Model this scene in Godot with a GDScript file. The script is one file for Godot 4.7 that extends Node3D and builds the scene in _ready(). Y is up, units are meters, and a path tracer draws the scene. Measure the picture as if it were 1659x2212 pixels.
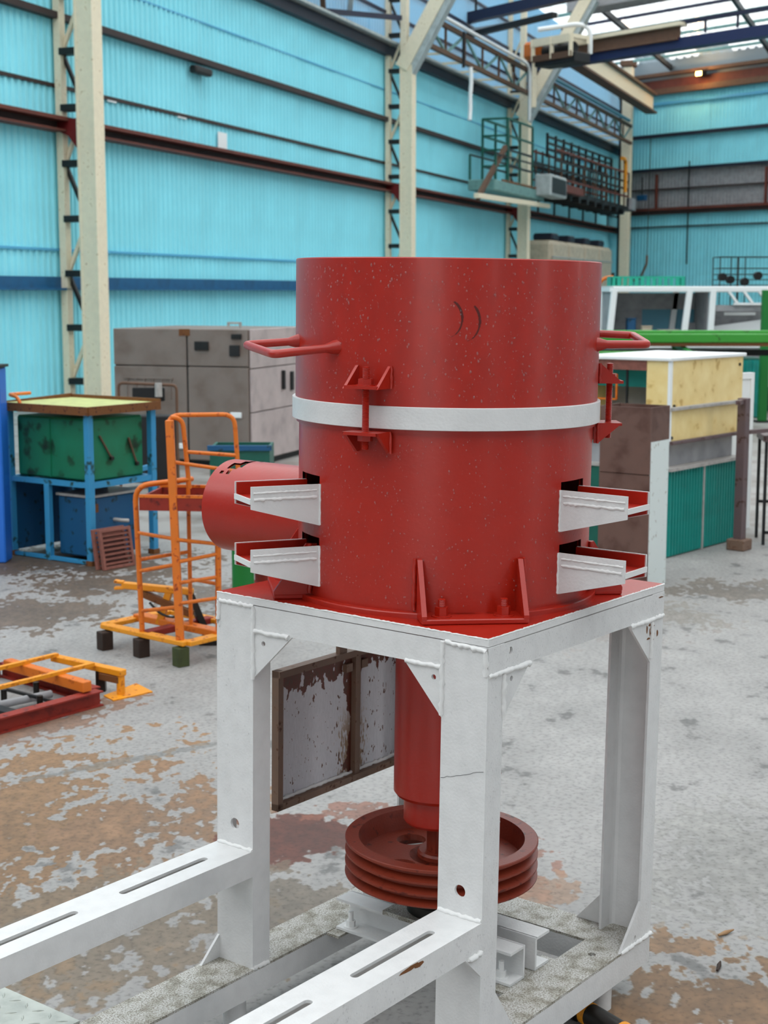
extends Node3D

# ---------------------------------------------------------------- camera, sky, light
const EYE := Vector3(0, 1.6, 0)
const PITCH := -8.332
const FOV := 37.585
const SKY_ENERGY := 1.0
const EXPOSURE := 3.75

var M := {}
var taken := {}
var rng := RandomNumberGenerator.new()

# left wall of the hall: x runs along it into the distance, z points into the hall
var WALL := Transform3D(Basis(Vector3(0.34075, 0, -0.94015), Vector3.UP, Vector3(0.94015, 0, 0.34075)), Vector3(-4.0264, 0, -21.1832))
# end wall of the hall: x runs to the right, z points into the hall
var ENDW := Transform3D(Basis(Vector3(0.65921, 0, 0.75196), Vector3.UP, Vector3(-0.75196, 0, 0.65921)), Vector3(8.9116, 0, -58.4941))

func _ready() -> void:
	rng.seed = 11
	set_camera()
	materials()
	hall()
	machine()
	background_left()
	background_right()
	overhead()
	small_things()

func set_camera() -> void:
	var cam := Camera3D.new()
	cam.name = "camera"
	cam.fov = FOV
	cam.near = 0.05
	cam.far = 300.0
	cam.position = EYE
	cam.rotation_degrees = Vector3(PITCH, 0, 0)
	var lens := CameraAttributesPhysical.new()
	lens.frustum_focal_length = 50.0
	lens.exposure_aperture = 9.0
	lens.frustum_focus_distance = 2.9
	cam.attributes = lens
	add_child(cam)
	cam.fov = FOV
	cam.current = true
	var we := WorldEnvironment.new()
	we.name = "world_environment"
	var e := Environment.new()
	var sky := Sky.new()
	var sm := ProceduralSkyMaterial.new()
	sm.sky_top_color = Color(0.955, 0.96, 0.965)
	sm.sky_horizon_color = Color(0.97, 0.972, 0.975)
	sm.sky_energy_multiplier = 1.0
	sm.ground_bottom_color = Color(0.45, 0.45, 0.44)
	sm.ground_horizon_color = Color(0.62, 0.62, 0.62)
	sky.sky_material = sm
	e.background_mode = Environment.BG_SKY
	e.sky = sky
	e.background_energy_multiplier = SKY_ENERGY
	e.tonemap_mode = Environment.TONE_MAPPER_LINEAR
	e.tonemap_exposure = EXPOSURE
	e.sdfgi_enabled = true
	e.ssao_enabled = true
	e.ssil_enabled = true
	we.environment = e
	add_child(we)

# ---------------------------------------------------------------- shape helpers
func new_st() -> SurfaceTool:
	var st := SurfaceTool.new()
	st.begin(Mesh.PRIMITIVE_TRIANGLES)
	return st

func tri(st: SurfaceTool, a: Vector3, b: Vector3, c: Vector3, na: Vector3, nb: Vector3, nc: Vector3) -> void:
	if (b - a).cross(c - a).dot(na + nb + nc) > 0.0:
		var t := b
		b = c
		c = t
		t = nb
		nb = nc
		nc = t
	st.set_normal(na)
	st.add_vertex(a)
	st.set_normal(nb)
	st.add_vertex(b)
	st.set_normal(nc)
	st.add_vertex(c)

func quad(st: SurfaceTool, a: Vector3, b: Vector3, c: Vector3, d: Vector3, n: Vector3) -> void:
	tri(st, a, b, c, n, n, n)
	tri(st, a, c, d, n, n, n)

func uvtri(st: SurfaceTool, p: Array, n: Array, uv: Array) -> void:
	var o := [0, 1, 2]
	if (p[1] - p[0]).cross(p[2] - p[0]).dot(n[0] + n[1] + n[2]) > 0.0:
		o = [0, 2, 1]
	for i in o:
		st.set_normal(n[i])
		st.set_uv(uv[i])
		st.add_vertex(p[i])

# box between two corners with a chamfer c
func box(st: SurfaceTool, lo: Vector3, hi: Vector3, T := Transform3D(), c := 0.0) -> void:
	var mid := (lo + hi) * 0.5
	var h := (hi - lo).abs() * 0.5
	c = minf(c, 0.45 * minf(h.x, minf(h.y, h.z)))
	var ax := [Vector3(1, 0, 0), Vector3(0, 1, 0), Vector3(0, 0, 1)]
	for i in 3:
		var u: Vector3 = ax[(i + 1) % 3]
		var v: Vector3 = ax[(i + 2) % 3]
		var w: Vector3 = ax[i]
		for s in [-1.0, 1.0]:
			var o: Vector3 = mid + w * (h[i] * s)
			var du: Vector3 = u * (h[(i + 1) % 3] - c)
			var dv: Vector3 = v * (h[(i + 2) % 3] - c)
			quad(st, T * (o - du - dv), T * (o + du - dv), T * (o + du + dv), T * (o - du + dv), (T.basis * (w * s)).normalized())
	if c <= 0.0:
		return
	for i in 3:
		var j := (i + 1) % 3
		var k := (i + 2) % 3
		for sj in [-1.0, 1.0]:
			for sk in [-1.0, 1.0]:
				var a: Vector3 = mid + ax[j] * (sj * h[j]) + ax[k] * (sk * (h[k] - c))
				var b: Vector3 = mid + ax[j] * (sj * (h[j] - c)) + ax[k] * (sk * h[k])
				var e: Vector3 = ax[i] * (h[i] - c)
				var n: Vector3 = (T.basis * (ax[j] * sj + ax[k] * sk)).normalized()
				quad(st, T * (a - e), T * (a + e), T * (b + e), T * (b - e), n)
	for sx in [-1.0, 1.0]:
		for sy in [-1.0, 1.0]:
			for sz in [-1.0, 1.0]:
				var s3 := Vector3(sx, sy, sz)
				var n2: Vector3 = (T.basis * s3).normalized()
				tri(st, T * (mid + s3 * (h - Vector3(0, c, c))), T * (mid + s3 * (h - Vector3(c, 0, c))), T * (mid + s3 * (h - Vector3(c, c, 0))), n2, n2, n2)

# square bar from p to q
func bar(st: SurfaceTool, p: Vector3, q: Vector3, w: float, d: float, up := Vector3.UP, c := 0.0) -> void:
	var z := (q - p).normalized()
	if absf(z.dot(up)) > 0.98:
		up = Vector3(0, 0, 1) if absf(z.z) < 0.9 else Vector3(1, 0, 0)
	var x := up.cross(z).normalized()
	var y := z.cross(x)
	box(st, Vector3(-w / 2, -d / 2, 0), Vector3(w / 2, d / 2, p.distance_to(q)), Transform3D(Basis(x, y, z), p), c)

# round tube through points; r may be a number or an array
func tube(st: SurfaceTool, pts: Array, r, seg := 8, caps := true) -> void:
	var n := pts.size()
	var rings := []
	var norms := []
	var side := Vector3.ZERO
	for i in n:
		var p: Vector3 = pts[i]
		var t: Vector3
		if i == 0:
			t = (pts[1] - p).normalized()
		elif i == n - 1:
			t = (p - pts[i - 1]).normalized()
		else:
			t = ((pts[i + 1] - p).normalized() + (p - pts[i - 1]).normalized()).normalized()
		if side == Vector3.ZERO:
			side = t.cross(Vector3.UP if absf(t.y) < 0.9 else Vector3.RIGHT).normalized()
		side = (side - t * side.dot(t)).normalized()
		var oth := t.cross(side)
		var rr: float = r[i] if r is Array else r
		var ring := []
		var nr := []
		for k in seg:
			var a := TAU * k / seg
			var d := side * cos(a) + oth * sin(a)
			ring.append(p + d * rr)
			nr.append(d)
		rings.append(ring)
		norms.append(nr)
	for i in n - 1:
		for k in seg:
			var k2 := (k + 1) % seg
			tri(st, rings[i][k], rings[i + 1][k], rings[i + 1][k2], norms[i][k], norms[i + 1][k], norms[i + 1][k2])
			tri(st, rings[i][k], rings[i + 1][k2], rings[i][k2], norms[i][k], norms[i + 1][k2], norms[i][k2])
	if caps:
		for e in [0, n - 1]:
			var t2: Vector3 = (pts[0] - pts[1]).normalized() if e == 0 else (pts[n - 1] - pts[n - 2]).normalized()
			for k in range(1, seg - 1):
				tri(st, rings[e][0], rings[e][k], rings[e][k + 1], t2, t2, t2)

# rounded corners for a polyline
func rounded(pts: Array, rad: float, steps := 4) -> Array:
	var out := [pts[0]]
	for i in range(1, pts.size() - 1):
		var p: Vector3 = pts[i]
		var a: Vector3 = p + (pts[i - 1] - p).limit_length(rad)
		var b: Vector3 = p + (pts[i + 1] - p).limit_length(rad)
		for k in steps + 1:
			var t := float(k) / steps
			out.append(a.lerp(p, t).lerp(p.lerp(b, t), t))
	out.append(pts[pts.size() - 1])
	return out

# surface of revolution about y through (cx, cz): profile of Vector2(r, y), flat from segment to segment, smooth round
func lathe(st: SurfaceTool, prof: Array, c: Vector3, seg := 64, T := Transform3D()) -> void:
	for i in prof.size() - 1:
		var a: Vector2 = prof[i]
		var b: Vector2 = prof[i + 1]
		var d := b - a
		if d.length() < 1e-6:
			continue
		var nn := Vector2(d.y, -d.x).normalized()
		for k in seg:
			var t0 := TAU * k / seg
			var t1 := TAU * (k + 1) / seg
			var d0 := Vector3(cos(t0), 0, sin(t0))
			var d1 := Vector3(cos(t1), 0, sin(t1))
			var p := [c + d0 * a.x + Vector3.UP * a.y, c + d1 * a.x + Vector3.UP * a.y, c + d1 * b.x + Vector3.UP * b.y, c + d0 * b.x + Vector3.UP * b.y]
			var n0: Vector3 = T.basis * (d0 * nn.x + Vector3.UP * nn.y)
			var n1: Vector3 = T.basis * (d1 * nn.x + Vector3.UP * nn.y)
			if a.x > 1e-6:
				tri(st, T * p[0], T * p[1], T * p[2], n0, n1, n1)
			if b.x > 1e-6:
				tri(st, T * p[0], T * p[2], T * p[3], n0, n1, n0)

# flat plate: outline in x-y of T, thickness along z, with holes given as [outline, centre x]
func plate(st: SurfaceTool, outline: Array, T: Transform3D, thick: float, holes := []) -> void:
	var cuts := [-100.0, 100.0]
	for h in holes:
		cuts.append(h[1])
	cuts.sort()
	var outer := PackedVector2Array(outline)
	for i in cuts.size() - 1:
		if cuts[i + 1] - cuts[i] < 1e-7:
			continue
		var slab := PackedVector2Array([Vector2(cuts[i], -100), Vector2(cuts[i + 1], -100), Vector2(cuts[i + 1], 100), Vector2(cuts[i], 100)])
		var polys: Array = Geometry2D.intersect_polygons(outer, slab) if holes.size() else [outer]
		for h in holes:
			var nextp := []
			for p in polys:
				nextp.append_array(Geometry2D.clip_polygons(p, PackedVector2Array(h[0])))
			polys = nextp
		for p in polys:
			prism(st, p, T, thick, cuts)

func prism(st: SurfaceTool, p: PackedVector2Array, T: Transform3D, thick: float, cuts := []) -> void:
	if Geometry2D.is_polygon_clockwise(p):
		p.reverse()
	var idx := Geometry2D.triangulate_polygon(p)
	var zn: Vector3 = T.basis.z.normalized()
	for k in idx.size() / 3:
		var a := p[idx[k * 3]]
		var b := p[idx[k * 3 + 1]]
		var c := p[idx[k * 3 + 2]]
		tri(st, T * Vector3(a.x, a.y, 0), T * Vector3(b.x, b.y, 0), T * Vector3(c.x, c.y, 0), -zn, -zn, -zn)
		tri(st, T * Vector3(a.x, a.y, thick), T * Vector3(b.x, b.y, thick), T * Vector3(c.x, c.y, thick), zn, zn, zn)
	for i in p.size():
		var a := p[i]
		var b := p[(i + 1) % p.size()]
		var skip := false
		for x in cuts:
			if absf(a.x - x) < 1e-4 and absf(b.x - x) < 1e-4:
				skip = true
		if skip or a.distance_to(b) < 1e-6:
			continue
		var n: Vector3 = (T.basis * Vector3(b.y - a.y, a.x - b.x, 0)).normalized()
		quad(st, T * Vector3(a.x, a.y, 0), T * Vector3(b.x, b.y, 0), T * Vector3(b.x, b.y, thick), T * Vector3(a.x, a.y, thick), n)

func circle(c: Vector2, r: float, seg := 20) -> Array:
	var out := []
	for k in seg:
		out.append(c + Vector2(cos(TAU * k / seg), sin(TAU * k / seg)) * r)
	return out

func slot(x0: float, x1: float, y: float, r: float) -> Array:
	var out := []
	for k in 9:
		var a := -PI / 2 + PI * k / 8
		out.append(Vector2(x1 - r, y) + Vector2(cos(a), sin(a)) * r)
	for k in 9:
		var a := PI / 2 + PI * k / 8
		out.append(Vector2(x0 + r, y) + Vector2(cos(a), sin(a)) * r)
	return out

func rect(x0: float, y0: float, x1: float, y1: float) -> Array:
	return [Vector2(x0, y0), Vector2(x1, y0), Vector2(x1, y1), Vector2(x0, y1)]

# lumpy weld bead along a line
func bead(st: SurfaceTool, p: Vector3, q: Vector3, r: float, step := 0.007) -> void:
	var n := maxi(3, int(p.distance_to(q) / step))
	var pts := []
	var rad := []
	for i in n + 1:
		var t := float(i) / n
		pts.append(p.lerp(q, t) + Vector3(rng.randf_range(-1, 1), rng.randf_range(-1, 1), rng.randf_range(-1, 1)) * r * 0.22)
		rad.append(r * (0.7 + 0.5 * rng.randf() + (0.2 if i % 2 else -0.1)))
	tube(st, pts, rad, 6)

# corrugated sheet: x 0..w, y 0..h, ribs along y, relief in z
func corrugated(st: SurfaceTool, w: float, h: float, pitch: float, depth: float, T := Transform3D()) -> void:
	var pr := []
	var n := maxi(1, int(round(w / pitch)))
	var p := w / n
	for i in n:
		pr.append_array([Vector2(i * p, 0), Vector2(i * p + p * 0.45, 0), Vector2(i * p + p * 0.58, depth), Vector2(i * p + p * 0.87, depth)])
	pr.append(Vector2(w, 0))
	for i in pr.size() - 1:
		var a: Vector2 = pr[i]
		var b: Vector2 = pr[i + 1]
		var nn: Vector3 = (T.basis * Vector3(a.y - b.y, 0, b.x - a.x)).normalized()
		quad(st, T * Vector3(a.x, 0, a.y), T * Vector3(b.x, 0, b.y), T * Vector3(b.x, h, b.y), T * Vector3(a.x, h, a.y), nn)

func hexnut(st: SurfaceTool, c: Vector3, r: float, h: float) -> void:
	var pr := []
	for k in 6:
		pr.append(Vector2(cos(TAU * k / 6 + 0.3), sin(TAU * k / 6 + 0.3)) * r)
	prism(st, PackedVector2Array(pr), Transform3D(Basis(Vector3(1, 0, 0), Vector3(0, 0, -1), Vector3(0, 1, 0)), c), h)

# ---------------------------------------------------------------- naming helpers
func numbered(n: String) -> String:
	if not taken.has(n):
		taken[n] = 0
		return n
	taken[n] += 1
	return "%s_%03d" % [n, taken[n]]

func tag(o: Node, label: String, category: String, group := "", kind := "") -> void:
	if label != "":
		o.set_meta("label", label)
	if category != "":
		o.set_meta("category", category)
	if group != "":
		o.set_meta("group", group)
	if kind != "":
		o.set_meta("kind", kind)

func thing(called: String, label: String, category: String, T := Transform3D(), group := "") -> Node3D:
	var o := Node3D.new()
	o.name = numbered(called)
	o.transform = T
	add_child(o)
	tag(o, label, category, group)
	return o

func structure(called: String, label: String, category: String, T := Transform3D()) -> Node3D:
	var o := thing(called, label, category, T)
	o.set_meta("kind", "structure")
	return o

func part(parent: Node, called: String, st: SurfaceTool, m: Material) -> MeshInstance3D:
	var o := MeshInstance3D.new()
	o.name = called
	var mesh := st.commit()
	mesh.surface_set_material(0, m)
	o.mesh = mesh
	parent.add_child(o, true)
	return o

func part2(parent: Node, called: String, sts: Array, ms: Array) -> MeshInstance3D:
	var mesh: ArrayMesh = sts[0].commit()
	for i in range(1, sts.size()):
		mesh = sts[i].commit(mesh)
	for i in ms.size():
		mesh.surface_set_material(i, ms[i])
	var o := MeshInstance3D.new()
	o.name = called
	o.mesh = mesh
	parent.add_child(o, true)
	return o

func placed(parent: Node, called: String, mesh: Mesh, T: Transform3D) -> MeshInstance3D:
	var o := MeshInstance3D.new()
	o.name = called
	o.mesh = mesh
	o.transform = T
	parent.add_child(o, true)
	return o

func bar_part(parent: Node, called: String, p: Vector3, q: Vector3, w: float, d: float, m: Material, c := 0.0) -> MeshInstance3D:
	var st := new_st()
	bar(st, p, q, w, d, Vector3.UP, c)
	return part(parent, called, st, m)

func tube_part(parent: Node, called: String, pts: Array, r: float, m: Material, seg := 8) -> MeshInstance3D:
	var st := new_st()
	tube(st, pts, r, seg)
	return part(parent, called, st, m)

func box_part(parent: Node, called: String, lo: Vector3, hi: Vector3, m: Material, c := 0.0, T := Transform3D()) -> MeshInstance3D:
	var st := new_st()
	box(st, lo, hi, T, c)
	return part(parent, called, st, m)

# ---------------------------------------------------------------- materials
func noise(seed_: int, freq: float, stops: Array, size := 512, kind := FastNoiseLite.TYPE_SIMPLEX_SMOOTH, octaves := 5) -> NoiseTexture2D:
	var f := FastNoiseLite.new()
	f.seed = seed_
	f.noise_type = kind
	f.frequency = freq
	f.fractal_octaves = octaves
	var t := NoiseTexture2D.new()
	t.width = size
	t.height = size
	t.seamless = true
	t.noise = f
	var g := Gradient.new()
	var offs := PackedFloat32Array()
	var cols := PackedColorArray()
	for s in stops:
		offs.append(s[0])
		cols.append(s[1])
	g.offsets = offs
	g.colors = cols
	t.color_ramp = g
	return t

func grey(v: float) -> Color:
	return Color(v, v, v)

# paint: colour, gloss, optional colour texture and relief, in metres per tile
func paint(called: String, c: Color, rough: float, tex: Texture2D = null, tile := 1.0, relief: Texture2D = null, amount := 0.0, metal := 0.0) -> StandardMaterial3D:
	var m := StandardMaterial3D.new()
	m.resource_name = called
	m.albedo_color = c
	m.roughness = rough
	m.metallic = metal
	m.uv1_triplanar = true
	m.uv1_scale = Vector3.ONE / tile
	if tex:
		m.albedo_texture = tex
	if relief:
		m.heightmap_enabled = true
		m.heightmap_texture = relief
		m.heightmap_scale = amount
	M[called] = m
	return m

func materials() -> void:
	var faint := noise(3, 0.012, [[0.0, grey(0.95)], [0.5, grey(0.98)], [1.0, grey(1.0)]])
	var mottled := noise(5, 0.01, [[0.0, grey(0.82)], [0.45, grey(0.93)], [1.0, grey(1.0)]])
	var orange_peel := noise(8, 0.08, [[0.0, grey(0.0)], [1.0, grey(1.0)]], 512, FastNoiseLite.TYPE_SIMPLEX_SMOOTH, 3)
	var grimy := noise(9, 0.035, [[0.0, Color(0.50, 0.47, 0.42)], [0.30, Color(0.74, 0.71, 0.67)], [0.48, Color(0.90, 0.89, 0.87)], [1.0, Color(1, 1, 1)]], 512, FastNoiseLite.TYPE_SIMPLEX, 6)
	var rusty := noise(12, 0.008, [[0.0, Color(0.36, 0.2, 0.12)], [0.14, Color(0.66, 0.46, 0.34)], [0.30, Color(0.93, 0.90, 0.86)], [1.0, Color(1, 1, 1)]], 512, FastNoiseLite.TYPE_SIMPLEX, 6)
	var worn := noise(15, 0.009, [[0.0, Color(0.42, 0.27, 0.18)], [0.13, Color(0.74, 0.6, 0.5)], [0.24, Color(0.98, 0.96, 0.94)], [1.0, Color(0.94, 0.94, 0.94)]], 512, FastNoiseLite.TYPE_SIMPLEX, 5)
	paint("white", Color(0.845, 0.842, 0.838), 0.38, faint, 0.35, orange_peel, 0.035)
	paint("white_grimy", Color(0.80, 0.80, 0.79), 0.6, grimy, 0.11, orange_peel, 0.04)
	M.white_grimy.detail_enabled = true
	M.white_grimy.detail_blend_mode = BaseMaterial3D.BLEND_MODE_MUL
	M.white_grimy.detail_uv_layer = BaseMaterial3D.DETAIL_UV_2
	M.white_grimy.uv2_triplanar = true
	M.white_grimy.uv2_scale = Vector3.ONE / 0.45
	M.white_grimy.detail_albedo = noise(10, 0.012, [[0.0, Color(0.70, 0.68, 0.63)], [0.35, Color(0.88, 0.87, 0.84)], [0.6, grey(1.0)], [1.0, grey(1.0)]], 512, FastNoiseLite.TYPE_SIMPLEX, 6)
	paint("white_weld", Color(0.86, 0.857, 0.85), 0.4)
	paint("red", Color(0.65, 0.118, 0.045), 0.36, faint, 0.5, orange_peel, 0.02)
	M.red.clearcoat_enabled = true
	M.red.clearcoat = 0.1
	M.red.clearcoat_roughness = 0.12
	paint("red_dull", Color(0.52, 0.19, 0.11), 0.45, worn, 0.3, orange_peel, 0.03)
	paint("panel_frame", Color(0.48, 0.38, 0.32), 0.6, worn, 0.2)
	paint("hole_dark", Color(0.03, 0.03, 0.03), 0.8)
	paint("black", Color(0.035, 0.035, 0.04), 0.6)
	paint("dark_steel", Color(0.09, 0.085, 0.09), 0.55, mottled, 0.6)
	paint("grease", Color(0.08, 0.055, 0.03), 0.4, mottled, 0.1)
	# hall
	paint("wall_cyan", Color(0.60, 0.945, 1.0), 0.5, noise(31, 0.006, [[0.0, grey(0.93)], [1.0, grey(1.0)]]), 4.0)
	var wu := paint("wall_upper", Color(0.34, 0.70, 0.86), 0.5, null)
	wu.backlight_enabled = true
	wu.backlight = Color(0.5, 0.5, 0.5)
	paint("wall_back", Color(0.5, 0.55, 0.58), 0.8)
	paint("cream", Color(0.93, 0.88, 0.77), 0.55, noise(33, 0.03, [[0.0, Color(0.66, 0.58, 0.5)], [0.10, Color(0.86, 0.82, 0.75)], [0.18, grey(1.0)], [1.0, grey(0.96)]], 512, FastNoiseLite.TYPE_SIMPLEX, 5), 2.6)
	paint("girder_rust", Color(0.42, 0.20, 0.15), 0.7, mottled, 1.5)
	paint("purlin", Color(0.22, 0.16, 0.15), 0.7, mottled, 1.5)
	paint("eave_dark", Color(0.05, 0.08, 0.16), 0.6)
	paint("beam_blue", Color(0.03, 0.36, 0.54), 0.55, mottled, 1.6)
	paint("bracket_red", Color(0.42, 0.05, 0.05), 0.6)
	paint("navy", Color(0.04, 0.06, 0.20), 0.5)
	paint("crane_blue", Color(0.04, 0.11, 0.30), 0.45)
	paint("teal_pale", Color(0.45, 0.62, 0.60), 0.6, mottled, 0.8)
	paint("pale_steel", Color(0.72, 0.76, 0.76), 0.5, mottled, 1.0)
	paint("brown_steel", Color(0.40, 0.28, 0.20), 0.65, mottled, 0.8)
	paint("grey_back", Color(0.64, 0.64, 0.65), 0.7, mottled, 1.0)
	var rs := paint("roof_sheet", Color(0.72, 0.87, 0.89), 0.5)
	rs.backlight_enabled = true
	rs.backlight = Color(1, 1, 1)
	var rp := StandardMaterial3D.new()
	rp.resource_name = "roof_pane"
	rp.albedo_color = Color(0.80, 0.93, 0.95, 0.3)
	rp.transparency = BaseMaterial3D.TRANSPARENCY_ALPHA
	rp.roughness = 0.15
	M.roof_pane = rp
	# objects
	paint("tank_green", Color(0.05, 0.46, 0.33), 0.5, rusty, 1.3)
	paint("lid_green", Color(0.80, 0.82, 0.52), 0.45, mottled, 0.5)
	paint("rim_rust", Color(0.45, 0.27, 0.10), 0.7, worn, 0.3)
	paint("rack_blue", Color(0.20, 0.56, 0.76), 0.5, worn, 0.8)
	paint("deep_blue", Color(0.05, 0.32, 0.50), 0.5, worn, 0.6)
	paint("bright_blue", Color(0.12, 0.42, 0.80), 0.45)
	paint("cabinet_grey", Color(0.51, 0.46, 0.43), 0.55, noise(41, 0.01, [[0.0, Color(0.84, 0.80, 0.77)], [0.5, grey(0.96)], [1.0, grey(1.0)]]), 2.2)
	paint("cabinet_pale", Color(0.75, 0.69, 0.68), 0.5, mottled, 1.5)
	paint("pink_wood", Color(0.55, 0.33, 0.28), 0.65, mottled, 0.3)
	paint("orange", Color(0.86, 0.45, 0.07), 0.45, worn, 0.35)
	paint("yellow", Color(0.92, 0.60, 0.08), 0.5, worn, 0.4)
	paint("rust_red", Color(0.55, 0.13, 0.05), 0.65, rusty, 0.35)
	paint("block_brown", Color(0.20, 0.13, 0.09), 0.8, mottled, 0.3)
	paint("block_green", Color(0.24, 0.27, 0.12), 0.8, mottled, 0.3)
	paint("cream_yellow", Color(0.97, 0.88, 0.64), 0.45, noise(43, 0.012, [[0.0, Color(0.72, 0.6, 0.4)], [0.25, Color(0.95, 0.92, 0.85)], [1.0, grey(1.0)]]), 1.2)
	paint("teal", Color(0.03, 0.58, 0.54), 0.45, mottled, 1.2)
	paint("teal_dark", Color(0.03, 0.36, 0.30), 0.5, mottled, 1.2)
	paint("brown_sheet", Color(0.42, 0.30, 0.26), 0.6, noise(45, 0.012, [[0.0, Color(0.72, 0.62, 0.58)], [0.5, grey(0.95)], [1.0, Color(1.0, 1.0, 1.0)]], 512, FastNoiseLite.TYPE_SIMPLEX, 5), 1.3)
	paint("chalk", Color(0.86, 0.89, 0.88), 0.5, noise(46, 0.012, [[0.0, Color(0.6, 0.5, 0.44)], [0.12, Color(0.88, 0.86, 0.84)], [0.2, grey(1.0)], [1.0, grey(1.0)]], 512, FastNoiseLite.TYPE_SIMPLEX, 5), 0.5)
	paint("silver", Color(0.72, 0.70, 0.68), 0.35, mottled, 0.4)
	paint("post_mauve", Color(0.40, 0.33, 0.34), 0.5, worn, 0.4)
	paint("grass_green", Color(0.22, 0.60, 0.19), 0.45, worn, 0.9)
	paint("post_green", Color(0.03, 0.45, 0.16), 0.5)
	paint("cab_white", Color(0.93, 0.94, 0.94), 0.4)
	paint("sheet_blue", Color(0.35, 0.58, 0.66), 0.5)
	paint("crate_teal", Color(0.05, 0.60, 0.50), 0.5)
	paint("tote", Color(0.76, 0.71, 0.62), 0.6, mottled, 1.5)
	paint("wood_chip", Color(0.62, 0.48, 0.34), 0.8)
	paint("checker", Color(0.72, 0.74, 0.71), 0.45, mottled, 0.4)
	var dr := StandardMaterial3D.new()
	dr.resource_name = "water_drop"
	dr.albedo_color = Color(1, 1, 1, 0.06)
	dr.roughness = 0.03
	dr.refraction_enabled = true
	dr.refraction_scale = 0.033
	M.water = dr
	var lampm := StandardMaterial3D.new()
	lampm.resource_name = "lamp_glow"
	lampm.albedo_color = Color(1, 0.8, 0.5)
	lampm.emission_enabled = true
	lampm.emission = Color(1.0, 0.72, 0.36)
	lampm.emission_energy_multiplier = 6.0
	M.lamp = lampm
	floor_material()

func smooth(a: float, b: float, x: float) -> float:
	var t := clampf((x - a) / (b - a), 0.0, 1.0)
	return t * t * (3.0 - 2.0 * t)

const FX0 := -2.7
const FX1 := 2.7
const FZ0 := -9.6
const FZ1 := -2.4

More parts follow.
